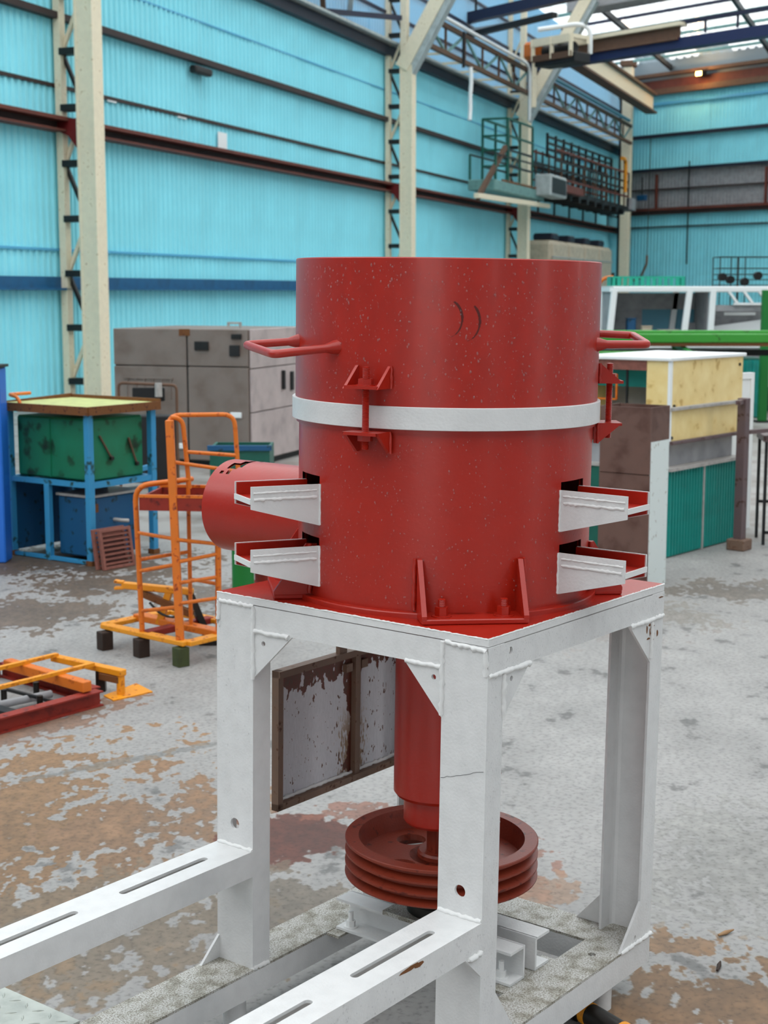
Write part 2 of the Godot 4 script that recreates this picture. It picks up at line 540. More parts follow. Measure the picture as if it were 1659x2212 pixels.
func floor_material() -> void:
	var w := 1200
	var h := 1600
	var n1 := FastNoiseLite.new()
	n1.seed = 2
	n1.frequency = 0.9
	n1.fractal_octaves = 4
	var n2 := FastNoiseLite.new()
	n2.seed = 7
	n2.frequency = 3.2
	n2.fractal_octaves = 6
	n2.fractal_gain = 0.62
	var n3 := FastNoiseLite.new()
	n3.seed = 19
	n3.frequency = 16.0
	n3.fractal_octaves = 3
	# dirt stains, and darker patches on the far floor: x, z, half width, half length, turn, colour, how ragged, how covering
	var stains := [
		[-1.20, -4.30, 0.62, 0.85, 0.0, Color(0.60, 0.455, 0.315), 1.4, 0.95],
		[-0.72, -4.42, 0.30, 0.42, 0.2, Color(0.57, 0.44, 0.33), 1.8, 0.9],
		[-0.72, -3.62, 0.45, 0.36, 0.3, Color(0.52, 0.45, 0.37), 1.2, 0.8],
		[-0.24, -4.27, 0.25, 0.22, 0.3, Color(0.40, 0.20, 0.145), 0.6, 0.95],
		[0.05, -4.45, 0.28, 0.14, 0.2, Color(0.58, 0.36, 0.28), 1.0, 0.7],
		[0.30, -4.05, 0.14, 0.34, 0.0, Color(0.55, 0.33, 0.25), 1.0, 0.6],
		[-0.26, -3.75, 0.22, 0.25, 0.0, Color(0.47, 0.42, 0.36), 1.1, 0.75],
		[0.82, -3.28, 0.26, 0.20, 0.0, Color(0.52, 0.385, 0.255), 1.2, 0.95],
		[0.72, -3.52, 0.13, 0.09, 0.0, Color(0.60, 0.455, 0.32), 1.5, 0.9],
		[0.42, -3.86, 0.10, 0.10, 0.0, Color(0.66, 0.52, 0.42), 1.4, 0.7],
		[1.02, -4.1, 0.25, 0.45, 0.3, Color(0.62, 0.61, 0.59), 1.2, 0.7],
		[-1.5, -8.15, 0.55, 0.42, 0.1, Color(0.40, 0.33, 0.27), 0.9, 0.9],  # far entries: brownish grey patches that darken the far floor
		[-1.75, -7.45, 0.45, 0.40, 0.0, Color(0.42, 0.35, 0.29), 1.1, 0.85],
		[-0.9, -7.9, 0.4, 0.5, 0.0, Color(0.44, 0.38, 0.33), 1.1, 0.8],
		[-2.0, -8.9, 0.9, 0.6, 0.0, Color(0.36, 0.29, 0.23), 1.0, 0.9],
		[-1.25, -5.45, 0.50, 0.13, -0.9, Color(0.55, 0.42, 0.34), 1.1, 0.9],
		[1.95, -8.0, 0.5, 0.32, 0.0, Color(0.46, 0.42, 0.38), 1.1, 0.8],
		[1.2, -7.4, 0.5, 0.35, 0.0, Color(0.58, 0.55, 0.51), 1.1, 0.7],
		[0.3, -7.2, 0.9, 0.5, 0.0, Color(0.60, 0.57, 0.55), 1.2, 0.7],
		[-0.9, -5.0, 0.5, 0.035, -0.6, Color(0.52, 0.52, 0.51), 0.7, 0.6]]
	var data := PackedByteArray()
	data.resize(w * h * 3)
	var k := 0
	for j in h:
		var z := FZ0 + (FZ1 - FZ0) * (j + 0.5) / h
		var near_stains := []
		for s in stains:
			if absf(z - s[1]) < 2.2 * maxf(s[2], s[3]):
				near_stains.append(s)
		for i in w:
			var x := FX0 + (FX1 - FX0) * (i + 0.5) / w
			var a := n1.get_noise_2d(x, z)
			var b := n2.get_noise_2d(x, z * 0.75)
			var d := n3.get_noise_2d(x, z * 0.6)
			var v := 0.585 + 0.05 * a + 0.045 * b + 0.02 * d
			var r := v * 1.0
			var g := v * 0.982
			var bl := v * 0.965
			if b < -0.32:
				var dk := smooth(-0.32, -0.5, b) * 0.25
				r -= dk * r
				g -= dk * g
				bl -= dk * bl
			for s in near_stains:
				var dx: float = x - s[0]
				var dz: float = z - s[1]
				var ca := cos(s[4])
				var sa := sin(s[4])
				var q := sqrt(pow((dx * ca + dz * sa) / s[2], 2) + pow((-dx * sa + dz * ca) / s[3], 2))
				if q > 1.9:
					continue
				var m: float = smooth(-0.03, 0.09, 0.85 - q + s[6] * (0.95 * b + 0.35 * a + 0.6 * d)) * s[7]
				if m <= 0.0:
					continue
				var c: Color = s[5]
				var t := 1.0 + 0.22 * b + 0.18 * d
				t *= 0.82
				r = lerpf(r, c.r * t, m)
				g = lerpf(g, c.g * t, m)
				bl = lerpf(bl, c.b * t, m)
			data[k] = clampi(int(r * 255.0), 0, 255)
			data[k + 1] = clampi(int(g * 255.0), 0, 255)
			data[k + 2] = clampi(int(bl * 255.0), 0, 255)
			k += 3
	var im := Image.create_from_data(w, h, false, Image.FORMAT_RGB8, data)
	var m := StandardMaterial3D.new()
	m.resource_name = "floor_near"
	m.albedo_texture = ImageTexture.create_from_image(im)
	m.roughness = 0.62
	m.detail_enabled = true
	m.detail_blend_mode = BaseMaterial3D.BLEND_MODE_MUL
	m.detail_uv_layer = BaseMaterial3D.DETAIL_UV_2
	m.uv2_triplanar = true
	m.uv2_world_triplanar = true
	m.uv2_scale = Vector3.ONE / 0.9
	m.detail_albedo = noise(51, 0.03, [[0.0, grey(0.74)], [0.25, grey(0.9)], [0.45, grey(0.97)], [1.0, grey(1.0)]], 1024, FastNoiseLite.TYPE_SIMPLEX, 6)
	M.floor_near = m
	var f := paint("floor_far", Color(0.585, 0.57, 0.555), 0.6, noise(52, 0.008, [[0.0, Color(0.78, 0.74, 0.70)], [0.4, Color(0.92, 0.91, 0.9)], [0.6, grey(1.0)], [1.0, grey(1.0)]], 1024, FastNoiseLite.TYPE_SIMPLEX, 6), 5.0)
	f.uv1_world_triplanar = true

# ---------------------------------------------------------------- the hall
func hall() -> void:
	var fl := structure("floor", "grey concrete hall floor with brown dirt stains and darker far patches", "floor")
	var sa := new_st()
	var up := [Vector3.UP, Vector3.UP, Vector3.UP]
	var c := [Vector3(FX0, 0, FZ0), Vector3(FX1, 0, FZ0), Vector3(FX1, 0, FZ1), Vector3(FX0, 0, FZ1)]
	var uv := [Vector2(0, 0), Vector2(1, 0), Vector2(1, 1), Vector2(0, 1)]
	uvtri(sa, [c[0], c[1], c[2]], up, [uv[0], uv[1], uv[2]])
	uvtri(sa, [c[0], c[2], c[3]], up, [uv[0], uv[2], uv[3]])
	var sb := new_st()
	for r in [[-40.0, -90.0, 45.0, FZ0], [-40.0, FZ1, 45.0, 12.0], [-40.0, FZ0, FX0, FZ1], [FX1, FZ0, 45.0, FZ1]]:
		quad(sb, Vector3(r[0], 0, r[1]), Vector3(r[2], 0, r[1]), Vector3(r[2], 0, r[3]), Vector3(r[0], 0, r[3]), Vector3.UP)
	quad(sb, Vector3(-40, -0.3, -90), Vector3(45, -0.3, -90), Vector3(45, -0.3, 12), Vector3(-40, -0.3, 12), Vector3.DOWN)
	part2(fl, "slab", [sa, sb], [M.floor_near, M.floor_far])

	# left wall: core behind, corrugated sheets in front of it, girts and beams on it
	var wl := structure("wall_left", "long cyan corrugated sheet wall with horizontal girders", "wall", WALL)
	box_part(wl, "wall_core", Vector3(-27, 0, -0.80), Vector3(41, 6.85, -0.66), M.wall_back)
	var sheets := {}
	for row in [[0.0, 2.19, 0], [2.17, 4.42, 1], [4.40, 6.72, 2], [6.85, 9.95, 3]]:
		var st := new_st()
		corrugated(st, 2.03, row[1] - row[0], 0.1563, 0.032)
		var mesh := st.commit()
		mesh.surface_set_material(0, M.wall_upper if row[2] == 3 else M.wall_cyan)
		for i in 28:
			placed(wl, "wall_sheet", mesh, Transform3D(Basis(), Vector3(-15.6 + i * 2.0, row[0], -0.60 + (0.014 if i % 2 else 0.0) + (0.008 * row[2]))))
	var lap := [[5.98, 0.025, M.wall_upper], [4.41, 0.05, M.purlin], [2.18, 0.035, M.wall_upper]]
	for l in lap:
		bar_part(wl, "sheeting_rail", Vector3(-15.6, l[0], -0.55), Vector3(40, l[0], -0.55), l[1], l[1], l[2])
	for g in [[5.33, 0.12, 0.09, M.purlin, "girt"], [3.94, 0.26, 0.05, M.girder_rust, "girder_flange"], [3.86, 0.07, 0.13, M.purlin, "girder_web"], [3.79, 0.22, 0.03, M.girder_rust, "girder_flange"], [6.78, 0.16, 0.20, M.eave_dark, "eave_beam"], [6.93, 0.30, 0.05, M.pale_steel, "eave_angle"], [1.72, 0.05, 0.17, M.beam_blue, "crash_beam"], [1.635, 0.14, 0.03, M.beam_blue, "crash_beam_lip"]]:
		var z0: float = -0.54 + g[1] / 2.0
		box_part(wl, g[4], Vector3(-15.6, g[0] - g[2] / 2.0, z0 - g[1] / 2.0), Vector3(40, g[0] + g[2] / 2.0, z0 + g[1] / 2.0), g[3])
	box_part(wl, "wall_lamp", Vector3(3.95, 5.10, -0.5), Vector3(4.55, 5.22, -0.36), M.dark_steel, 0.05)
	for q in [[5.05, 3.98, 0.34, 0.30], [1.4, 4.36, 0.26, 0.07], [3.6, 4.36, 0.3, 0.08]]:
		box_part(wl, "patch_sheet", Vector3(q[0], q[1], -0.545), Vector3(q[0] + q[2], q[1] + q[3], -0.53), M.cab_white)

	# crossing struts above the eave
	for q in [[7.9, 7.05, 10.4, 7.5, M.cream], [9.6, 7.0, 13.1, 7.42, M.navy], [9.6, 7.0, 8.5, 8.2, M.brown_steel], [10.4, 7.5, 11.6, 8.6, M.cream], [11.0, 7.2, 10.4, 8.2, M.pale_steel], [7.9, 7.05, 7.4, 8.0, M.brown_steel]]:
		bar_part(wl, "strut", Vector3(q[0], q[1], -0.45), Vector3(q[2], q[3], -0.1), 0.10, 0.10, q[4])
	for y in [7.6, 8.3, 9.0]:
		bar_part(wl, "clerestory_girt", Vector3(-14, y, -0.5), Vector3(39.5, y, -0.5), 0.06, 0.06, M.navy)

	# end wall
	var we := structure("wall_back", "far end wall of cyan and grey corrugated sheets", "wall", ENDW)
	box_part(we, "wall_core", Vector3(-1, 0, -0.30), Vector3(27, 10.3, -0.16), M.wall_back)
	for row in [[0.0, 2.2, M.wall_cyan], [2.18, 4.5, M.wall_cyan], [4.6, 6.06, M.grey_back], [6.05, 7.3, M.wall_cyan], [7.3, 8.9, M.wall_cyan]]:
		var st := new_st()
		corrugated(st, 2.02, row[1] - row[0], 0.155, 0.034)
		var mesh := st.commit()
		mesh.surface_set_material(0, row[2])
		for i in 13:
			placed(we, "wall_sheet", mesh, Transform3D(Basis(), Vector3(0.1 + i * 2.0, row[0], -0.12 + (0.016 if i % 2 else 0.0))))
	for g in [[8.86, 0.25, 0.20, M.brown_steel], [9.12, 0.12, 0.32, M.girder_rust], [9.46, 0.30, 0.12, M.brown_steel], [7.29, 0.18, 0.12, M.eave_dark], [6.06, 0.18, 0.10, M.eave_dark], [4.62, 0.25, 0.10, M.girder_rust], [4.50, 0.18, 0.14, M.purlin], [5.35, 0.08, 0.06, M.purlin], [3.98, 0.06, 0.05, M.purlin], [8.45, 0.08, 0.10, M.wall_upper]]:
		box_part(we, "girt", Vector3(-0.6, g[0] - g[2] / 2.0, -0.06), Vector3(26, g[0] + g[2] / 2.0, -0.06 + g[1]), g[3])
	for x in [1.9, 6.7, 11.5]:
		bar_part(we, "hanger_post", Vector3(x, 4.6, 0.06), Vector3(x, 5.9, 0.06), 0.08, 0.08, M.girder_rust)
	bar_part(we, "conduit", Vector3(3.35, 2.6, 0.02), Vector3(3.35, 6.3, 0.02), 0.04, 0.04, M.dark_steel)

	# right wall with open bays, out of the picture: daylight comes in between its piers
	var wr := structure("wall_right", "pale sheet wall with open loading bays", "wall", WALL)
	box_part(wr, "header", Vector3(-27, 8.6, 17.4), Vector3(33, 10.0, 17.6), M.wall_back)
	for i in 10:
		box_part(wr, "pier", Vector3(-27.0 + i * 6.0, 0, 17.4), Vector3(-22.0 + i * 6.0, 8.6, 17.6), M.wall_back)
	var wf := structure("wall_front", "sheet wall with an open gateway behind the camera", "wall", WALL)
	for q in [[-0.8, 9.0, 0.0, 10.0], [13.0, 17.6, 0.0, 10.0], [9.0, 13.0, 4.0, 10.0]]:
		box_part(wf, "panel", Vector3(-27.2, q[2], q[0]), Vector3(-27.0, q[3], q[1]), M.wall_back)

	# roof of translucent sheets
	var ce := structure("ceiling", "translucent corrugated roof sheets on dark purlins", "roof", WALL)
	var rst := new_st()
	corrugated(rst, 1.22, 6.9, 0.305, 0.06, Transform3D(Basis(Vector3(0, 0, 1), Vector3(1, 0, 0), Vector3(0, 1, 0)), Vector3.ZERO))
	var rmesh := rst.commit()
	rmesh.surface_set_material(0, M.roof_sheet)
	var pmesh: ArrayMesh = rst.commit()
	pmesh.surface_set_material(0, M.roof_pane)
	for i in range(-2, 8):
		for j in 16:
			var opaque := (i > 0 and i <= 5 and j % 3 == 0) or (i > 5 and j % 2 == 0)
			placed(ce, "roof_sheet" if opaque else "roof_light", rmesh if opaque else pmesh, Transform3D(Basis(), Vector3(-14.0 + i * 6.8, 9.98 + (0.012 if (i + j) % 2 else 0.0), -0.9 + j * 1.2)))
	var d := WALL.basis.inverse() * ENDW.basis.x
	for i in 27:
		var p := Vector3(-12.0 + i * 2.0, 9.86, -0.7)
		if p.x > 8.0:
			bar_part(ce, "purlin", p, p + d * 20.0, 0.07, 0.09, M.navy if i % 3 == 0 else M.teal_pale)
	for j in 5:
		bar_part(ce, "rafter", Vector3(-14, 9.72, 1.5 + j * 3.8), Vector3(40, 9.72, 1.5 + j * 3.8), 0.12, 0.16, M.dark_steel)

	column(0.0, 0.27, "cream crane column with laced outer post beside the grey cabinets", false)
	column(13.34, 0.29, "cream crane column with knee brace and laced post behind the red drum", true)
	column(23.39, 0.36, "cream crane column with knee brace carrying the caged platform", true)
	var cc := thing("corner_column", "cream column in the corner of the two hall walls", "column", WALL * Transform3D(Basis(), Vector3(37.7, 0, 0.1)), "hall columns")
	box_part(cc, "shaft", Vector3(-0.2, 0, -0.18), Vector3(0.2, 9.7, 0.18), M.cream, 0.03)
	box_part(cc, "cap_plate", Vector3(-0.3, 9.7, -0.26), Vector3(0.3, 9.9, 0.26), M.brown_steel, 0.02)
	bar_part(cc, "drain_pipe", Vector3(0.35, 0, -0.3), Vector3(0.35, 9.0, -0.3), 0.1, 0.1, M.eave_dark)

func column(s: float, w: float, label: String, arm: bool) -> void:
	var c := thing("crane_column", label, "column", WALL * Transform3D(Basis(), Vector3(s, 0, 0)), "hall columns")
	var top := 6.45
	var st := new_st()
	box(st, Vector3(-w / 2, 0, -0.14), Vector3(w / 2, top, -0.11), Transform3D())
	box(st, Vector3(-w / 2, 0, 0.11), Vector3(w / 2, top, 0.14), Transform3D())
	box(st, Vector3(-w / 2 + 0.01, 0, -0.11), Vector3(w / 2 - 0.06, top, 0.11), Transform3D())
	part(c, "shaft", st, M.cream)
	box_part(c, "base_plate", Vector3(-w, 0, -0.5), Vector3(w, 0.04, 0.3), M.dark_steel)
	box_part(c, "outer_post", Vector3(-0.07, 0.04, -0.5), Vector3(0.07, 9.9, -0.40), M.cream)
	box_part(c, "upper_post", Vector3(-0.11, top, -0.14), Vector3(0.09, 9.9, 0.0), M.cream)
	var h := 0.35
	var k := 0
	while h < 8.6:
		bar_part(c, "batten", Vector3(0, h, -0.42), Vector3(0, h, -0.12), 0.16, 0.09, M.dark_steel)
		if k % 2 == 0:
			bar_part(c, "lacing", Vector3(0.05, h + 0.05, -0.42), Vector3(0.05, h + 0.70, -0.13), 0.05, 0.05, M.cream)
		else:
			bar_part(c, "lacing", Vector3(0.05, h + 0.05, -0.13), Vector3(0.05, h + 0.70, -0.42), 0.05, 0.05, M.dark_steel)
		h += 0.75
		k += 1
	var br := new_st()
	plate(br, [Vector2(-0.5, 3.95), Vector2(-0.13, 3.95), Vector2(-0.13, 3.5), Vector2(-0.3, 3.72), Vector2(-0.5, 3.8)], Transform3D(Basis(Vector3(0, 0, 1), Vector3.UP, Vector3(-1, 0, 0)), Vector3(0.09, 0, 0)), 0.18)
	part(c, "girder_bracket", br, M.bracket_red)
	if arm or s < 1.0:
		var a := Vector3(0, top - 0.1, 0.0)
		var b := Vector3(0, 9.5, 1.85)
		var sa := new_st()
		bar(sa, a, b, w * 0.9, 0.34, Vector3(0, 0.5, -1).normalized())
		part(c, "knee_brace", sa, M.pale_steel)
		bar_part(c, "brace_flange", a + Vector3(-w * 0.5, 0.05, -0.1), b + Vector3(-w * 0.5, 0.05, -0.1), 0.04, 0.3, M.cream)

# ---------------------------------------------------------------- the machine
const PA := 0.692      # plate along a
const PB := 0.716      # plate along b
const LW := 0.104      # leg web
const LF := 0.055      # leg flange
const RAIL := 0.137
const TOPY := 0.96
const BC := 0.352
const AC := 0.352
var A_PLANE := Basis(Vector3(0, 0, -1), Vector3.UP, Vector3(1, 0, 0))
var H_PLANE := Basis(Vector3(1, 0, 0), Vector3(0, 0, -1), Vector3.UP)

func v(b: float, y: float, a: float) -> Vector3:
	return Vector3(b, y, -a)

func abox(st: SurfaceTool, b0: float, b1: float, y0: float, y1: float, a0: float, a1: float, c := 0.0) -> void:
	box(st, Vector3(b0, y0, -a1), Vector3(b1, y1, -a0), Transform3D(), c)

func radial(deg: float) -> Transform3D:
	var t := deg_to_rad(deg)
	return Transform3D(Basis(Vector3(cos(t), 0, -sin(t)), Vector3.UP, Vector3(sin(t), 0, cos(t))), Vector3(BC, 0, -AC))

# cylinder wall about the drum axis with rectangular windows [deg0, deg1, y0, y1]
func shell(st: SurfaceTool, r: float, y0: float, y1: float, windows: Array, outward := 1.0) -> void:
	var ths := []
	for i in 145:
		ths.append(i * 2.5)
	var ys := [y0, y1]
	for w in windows:
		for t in [w[0], w[1]]:
			ths.append(fposmod(t, 360.0))
		for y in [w[2], w[3]]:
			if y > y0 and y < y1:
				ys.append(y)
	ths.sort()
	ys.sort()
	for i in ths.size() - 1:
		if ths[i + 1] - ths[i] < 1e-4:
			continue
		for j in ys.size() - 1:
			if ys[j + 1] - ys[j] < 1e-6:
				continue
			var tm: float = (ths[i] + ths[i + 1]) / 2.0
			var ym: float = (ys[j] + ys[j + 1]) / 2.0
			var skip := false
			for w in windows:
				if tm > w[0] and tm < w[1] and ym > w[2] and ym < w[3]:
					skip = true
			if skip:
				continue
			var t0 := deg_to_rad(ths[i])
			var t1 := deg_to_rad(ths[i + 1])
			var d0 := Vector3(cos(t0), 0, -sin(t0))
			var d1 := Vector3(cos(t1), 0, -sin(t1))
			var c := Vector3(BC, 0, -AC)
			var p := [c + d0 * r + Vector3.UP * ys[j], c + d1 * r + Vector3.UP * ys[j], c + d1 * r + Vector3.UP * ys[j + 1], c + d0 * r + Vector3.UP * ys[j + 1]]
			var uv := [Vector2(ths[i] / 360.0, 1.0 - (ys[j] - y0) / (y1 - y0)), Vector2(ths[i + 1] / 360.0, 1.0 - (ys[j] - y0) / (y1 - y0)), Vector2(ths[i + 1] / 360.0, 1.0 - (ys[j + 1] - y0) / (y1 - y0)), Vector2(ths[i] / 360.0, 1.0 - (ys[j + 1] - y0) / (y1 - y0))]
			uvtri(st, [p[0], p[1], p[2]], [d0 * outward, d1 * outward, d1 * outward], [uv[0], uv[1], uv[2]])
			uvtri(st, [p[0], p[2], p[3]], [d0 * outward, d1 * outward, d0 * outward], [uv[0], uv[2], uv[3]])

func leg(parent: Node, b_web: float, dir: float, a0: float, hole: bool) -> MeshInstance3D:
	# channel: web at b_web, flanges run in dir along b
	var st := new_st()
	var top := TOPY - 0.0165
	var t := 0.006
	var bw0 := b_web if dir > 0 else b_web - t
	var holes := []
	if hole:
		holes = [[circle(Vector2(a0 + LW / 2, 0.455), 0.0125), a0 + LW / 2]]
	plate(st, rect(a0, RAIL, a0 + LW, top), Transform3D(A_PLANE, Vector3(bw0, 0, 0)), t, holes)
	for a in [a0, a0 + LW - t]:
		abox(st, minf(b_web + dir * t, b_web + dir * LF), maxf(b_web + dir * t, b_web + dir * LF), RAIL, top, a, a + t)
	for a in [a0 + t, a0 + LW - t - 0.01]:
		var e := 0.0 if a < a0 + 0.05 else 0.01
		var f := [Vector2(0, 0), Vector2(0.01, 0), Vector2(0.003, 0.003), Vector2(0, 0.01)]
		var pr := PackedVector2Array()
		for q in f:
			pr.append(Vector2((b_web + dir * t) + dir * q.x, a + (q.y if e == 0.0 else 0.01 - q.y)))
		prism(st, pr, Transform3D(H_PLANE, Vector3(0, RAIL, 0)), top - RAIL)
	return part(parent, "leg", st, M.white)

func gusset(parent: Node, pts: Array, T: Transform3D, th: float, hole, m: Material) -> MeshInstance3D:
	var st := new_st()
	var holes := []
	if hole != null:
		holes = [[circle(hole, 0.0055, 12), hole.x]]
	plate(st, pts, T, th, holes)
	return part(parent, "gusset", st, m)

func bolt(parent: Node, p: Vector3, m: Material, r := 0.011, tall := 0.034) -> void:
	var st := new_st()
	tube(st, [p, p + Vector3.UP * 0.002], r * 1.5, 20)
	hexnut(st, p + Vector3.UP * 0.002, r, r * 1.25)
	var y := p.y + 0.002 + r * 1.25
	var prof := []
	while y < p.y + tall:
		prof.append(Vector2(r * 0.5, y))
		prof.append(Vector2(r * 0.56, y + 0.001))
		y += 0.002
	prof.append(Vector2(0, y))
	lathe(st, prof, Vector3(p.x, 0, p.z), 14)
	part(parent, "bolt", st, m)

func channel_rail(parent: Node, called: String, b0: float, b1: float, a0: float, a1: float, top: float, deep: float, m: Material, holes := [], along_a := false) -> MeshInstance3D:
	var st := new_st()
	var t := 0.006
	plate(st, rect(b0, a0, b1, a1), Transform3D(H_PLANE, Vector3(0, top - t, 0)), t, holes)
	var fl := new_st()
	if along_a:
		abox(fl, b0, b0 + t, top - deep, top - t, a0, a1)
		abox(fl, b1 - t, b1, top - deep, top - t, a0, a1)
	else:
		abox(fl, b0, b1, top - deep, top - t, a0, a0 + t)
		abox(fl, b0, b1, top - deep, top - t, a1 - t, a1)
	return part2(parent, called, [st, fl], [m, M.white])

func machine() -> void:
	var T := Transform3D(Basis(Vector3(0, 0, 1), deg_to_rad(-0.8023)) * Basis(Vector3.UP, deg_to_rad(52.8664)), Vector3(0.18147, 0.0001, -2.73468))
	var mc := thing("drum_machine", "red steel drum machine on a white channel stand with a grooved pulley underneath", "machine", T)
	var t := 0.006
	# top plate, red on top and white at the edge
	var s1 := new_st()
	var s2 := new_st()
	abox(s1, 0, PB, TOPY - 0.0155, TOPY - 0.0012, 0, PA)
	abox(s2, 0.001, PB - 0.001, TOPY - 0.0012, TOPY, 0.001, PA - 0.001)
	var tp := part2(mc, "top_plate", [s1, s2], [M.white, M.red])
	var pe := new_st()
	bead(pe, v(0.001, TOPY - 0.0012, 0), v(0.001, TOPY - 0.0012, PA), 0.0019, 0.006)
	bead(pe, v(0, TOPY - 0.0012, 0.001), v(PB, TOPY - 0.0012, 0.001), 0.0019, 0.006)
	part(tp, "paint_ridge", pe, M.white_weld)
	# legs
	var lf := leg(mc, 0.0, 1.0, 0.0, true)
	var ll := leg(mc, 0.0, 1.0, PA - LW, true)
	var lr := leg(mc, PB, -1.0, 0.0, false)
	var lb := leg(mc, PB, -1.0, PA - LW, false)
	# aprons under the plate
	var ay0 := 0.89
	var ay1 := TOPY - 0.0175
	for q in [[0.0005, 1.0], [PB - 0.0065, -1.0]]:
		var st := new_st()
		plate(st, rect(LW + 0.001, ay0, PA - LW - 0.001, ay1), Transform3D(A_PLANE, Vector3(q[0], 0, 0)), t)
		abox(st, q[0] + (t if q[1] > 0 else -0.04), q[0] + (0.046 if q[1] > 0 else 0.0), ay0, ay0 + 0.006, LW, PA - LW)
		part(mc, "apron", st, M.white)
	for q in [[-0.001, 1.0], [PA - 0.005, -1.0]]:
		var st := new_st()
		var hs := []
		if q[0] < 0:
			hs = [[circle(Vector2(0.0757, 0.925), 0.0075), 0.0757]]
		plate(st, rect(0.0, ay0, PB, ay1), Transform3D(Basis(), Vector3(0, 0, -(q[0] + t))), t, hs)
		abox(st, LF, PB - LF, ay0, ay0 + 0.006, q[0] + (t if q[1] > 0 else -0.04), q[0] + (0.046 if q[1] > 0 else 0.0))
		part(mc, "apron", st, M.white)
	# corner gussets
	gusset(ll, [Vector2(PA - LW, ay0), Vector2(0.482, ay0), Vector2(PA - LW, 0.786)], Transform3D(A_PLANE, Vector3(0.0008, 0, 0)), t, Vector2(0.560, 0.865), M.white)
	gusset(lf, [Vector2(LW, ay0), Vector2(0.195, ay0), Vector2(LW, 0.790)], Transform3D(A_PLANE, Vector3(0.0008, 0, 0)), t, Vector2(0.124, 0.867), M.white)
	gusset(lf, [Vector2(LF, ay0), Vector2(0.150, ay0), Vector2(LF, 0.795)], Transform3D(Basis(), Vector3(0, 0, -t)), t, Vector2(0.083, 0.869), M.white)
	gusset(lr, [Vector2(PB - LF, ay0), Vector2(0.557, ay0), Vector2(PB - LF, 0.790)], Transform3D(Basis(), Vector3(0, 0, -t)), t, null, M.white)
	gusset(lr, [Vector2(0.663, RAIL), Vector2(0.663, 0.233), Vector2(0.570, RAIL)], Transform3D(Basis(), Vector3(0, 0, -t + 0.001)), t, Vector2(0.64, 0.152), M.white)
	gusset(lr, [Vector2(LW, RAIL), Vector2(LW, 0.225), Vector2(0.18, RAIL)], Transform3D(A_PLANE, Vector3(0.69, 0, 0)), t, null, M.white)
	gusset(ll, [Vector2(0.0, RAIL), Vector2(0.0, 0.19), Vector2(-0.057, RAIL)], Transform3D(Basis(), Vector3(0, 0, -PA)), t, null, M.white)
	gusset(lf, [Vector2(LF, RAIL), Vector2(LF, 0.243), Vector2(0.130, RAIL)], Transform3D(Basis(), Vector3(0, 0, -t)), t, null, M.white)
	gusset(lf, [Vector2(0.0, 0.347), Vector2(-0.054, 0.347), Vector2(0.0, 0.296)], Transform3D(Basis(), Vector3(0, 0, -t)), t, null, M.white)
	# welds
	for w in [[ll, v(0, 0.784, PA - LW), v(0, 0.94, PA - LW)], [ll, v(0, 0.889, PA - LW), v(0, 0.889, 0.49)], [ll, v(0, 0.941, PA - LW), v(0, 0.941, PA - 0.008)], [ll, v(0, 0.94, PA - 0.006), v(0, 0.90, PA - 0.006)],
			[lf, v(0, 0.795, LW), v(0, 0.94, LW)], [lf, v(0, 0.889, LW + 0.002), v(0, 0.889, 0.19)], [lf, v(0, 0.941, LW - 0.006), v(0, 0.936, 0.004)], [lf, v(0, 0.936, 0.005), v(0, 0.888, 0.005)],
			[lf, v(0.003, 0.888, -0.001), v(0.148, 0.888, -0.001)], [lf, v(LF, 0.885, -0.001), v(LF, 0.797, -0.001)], [lr, v(0.56, 0.888, -0.001), v(PB, 0.888, -0.001)], [lr, v(PB - LF, 0.885, -0.001), v(PB - LF, 0.80, -0.001)],
			[lr, v(0.575, RAIL, -0.001), v(PB, RAIL, -0.001)], [lf, v(0, 0.405, 0.002), v(0, 0.405, LW - 0.002)], [ll, v(0, 0.405, PA - LW + 0.002), v(0, 0.405, PA - 0.002)], [ll, v(0.001, RAIL, PA - LW), v(0.05, RAIL, PA - LW)], [lf, v(-0.045, 0.345, -0.001), v(0, 0.345, -0.001)]]:
		var st := new_st()
		bead(st, w[1], w[2], 0.0055)
		part(w[0], "weld_bead", st, M.white_weld)
	# chips and a crack in the white paint
	var chips := new_st()
	for q in [[0.652, 0.876, 0.006, 0.004], [0.640, 0.868, 0.004, 0.010], [0.657, 0.862, 0.005, 0.012], [0.648, 0.846, 0.010, 0.003], [0.672, 0.848, 0.004, 0.012], [0.690, 0.852, 0.004, 0.010], [0.668, 0.872, 0.009, 0.002], [0.700, 0.932, 0.012, 0.002], [-0.235, 0.398, 0.030, 0.005], [-0.205, 0.395, 0.016, 0.006]]:
		var ring := PackedVector2Array()
		for k in 9:
			var an := TAU * k / 9
			ring.append(Vector2(q[0], q[1]) + Vector2(cos(an) * q[2], sin(an) * q[3]) * rng.randf_range(0.6, 1.1))
		prism(chips, ring, Transform3D(Basis(), Vector3(0, 0, 0.0 if q[1] < 0.89 and q[0] > 0 else (0.001 if q[0] > 0 else 0.0))), 0.0006)
	part(lr, "paint_chips", chips, M.rim_rust).set_meta("kind", "stuff")
	var crack := new_st()
	var cp := []
	for k in 14:
		cp.append(v(-0.0004, 0.672 + k * 0.0024 + rng.randf_range(-0.0015, 0.0015), LW - 0.002 - k * 0.0075))
	tube(crack, cp, 0.00035, 5)
	part(lf, "paint_crack", crack, M.dark_steel)
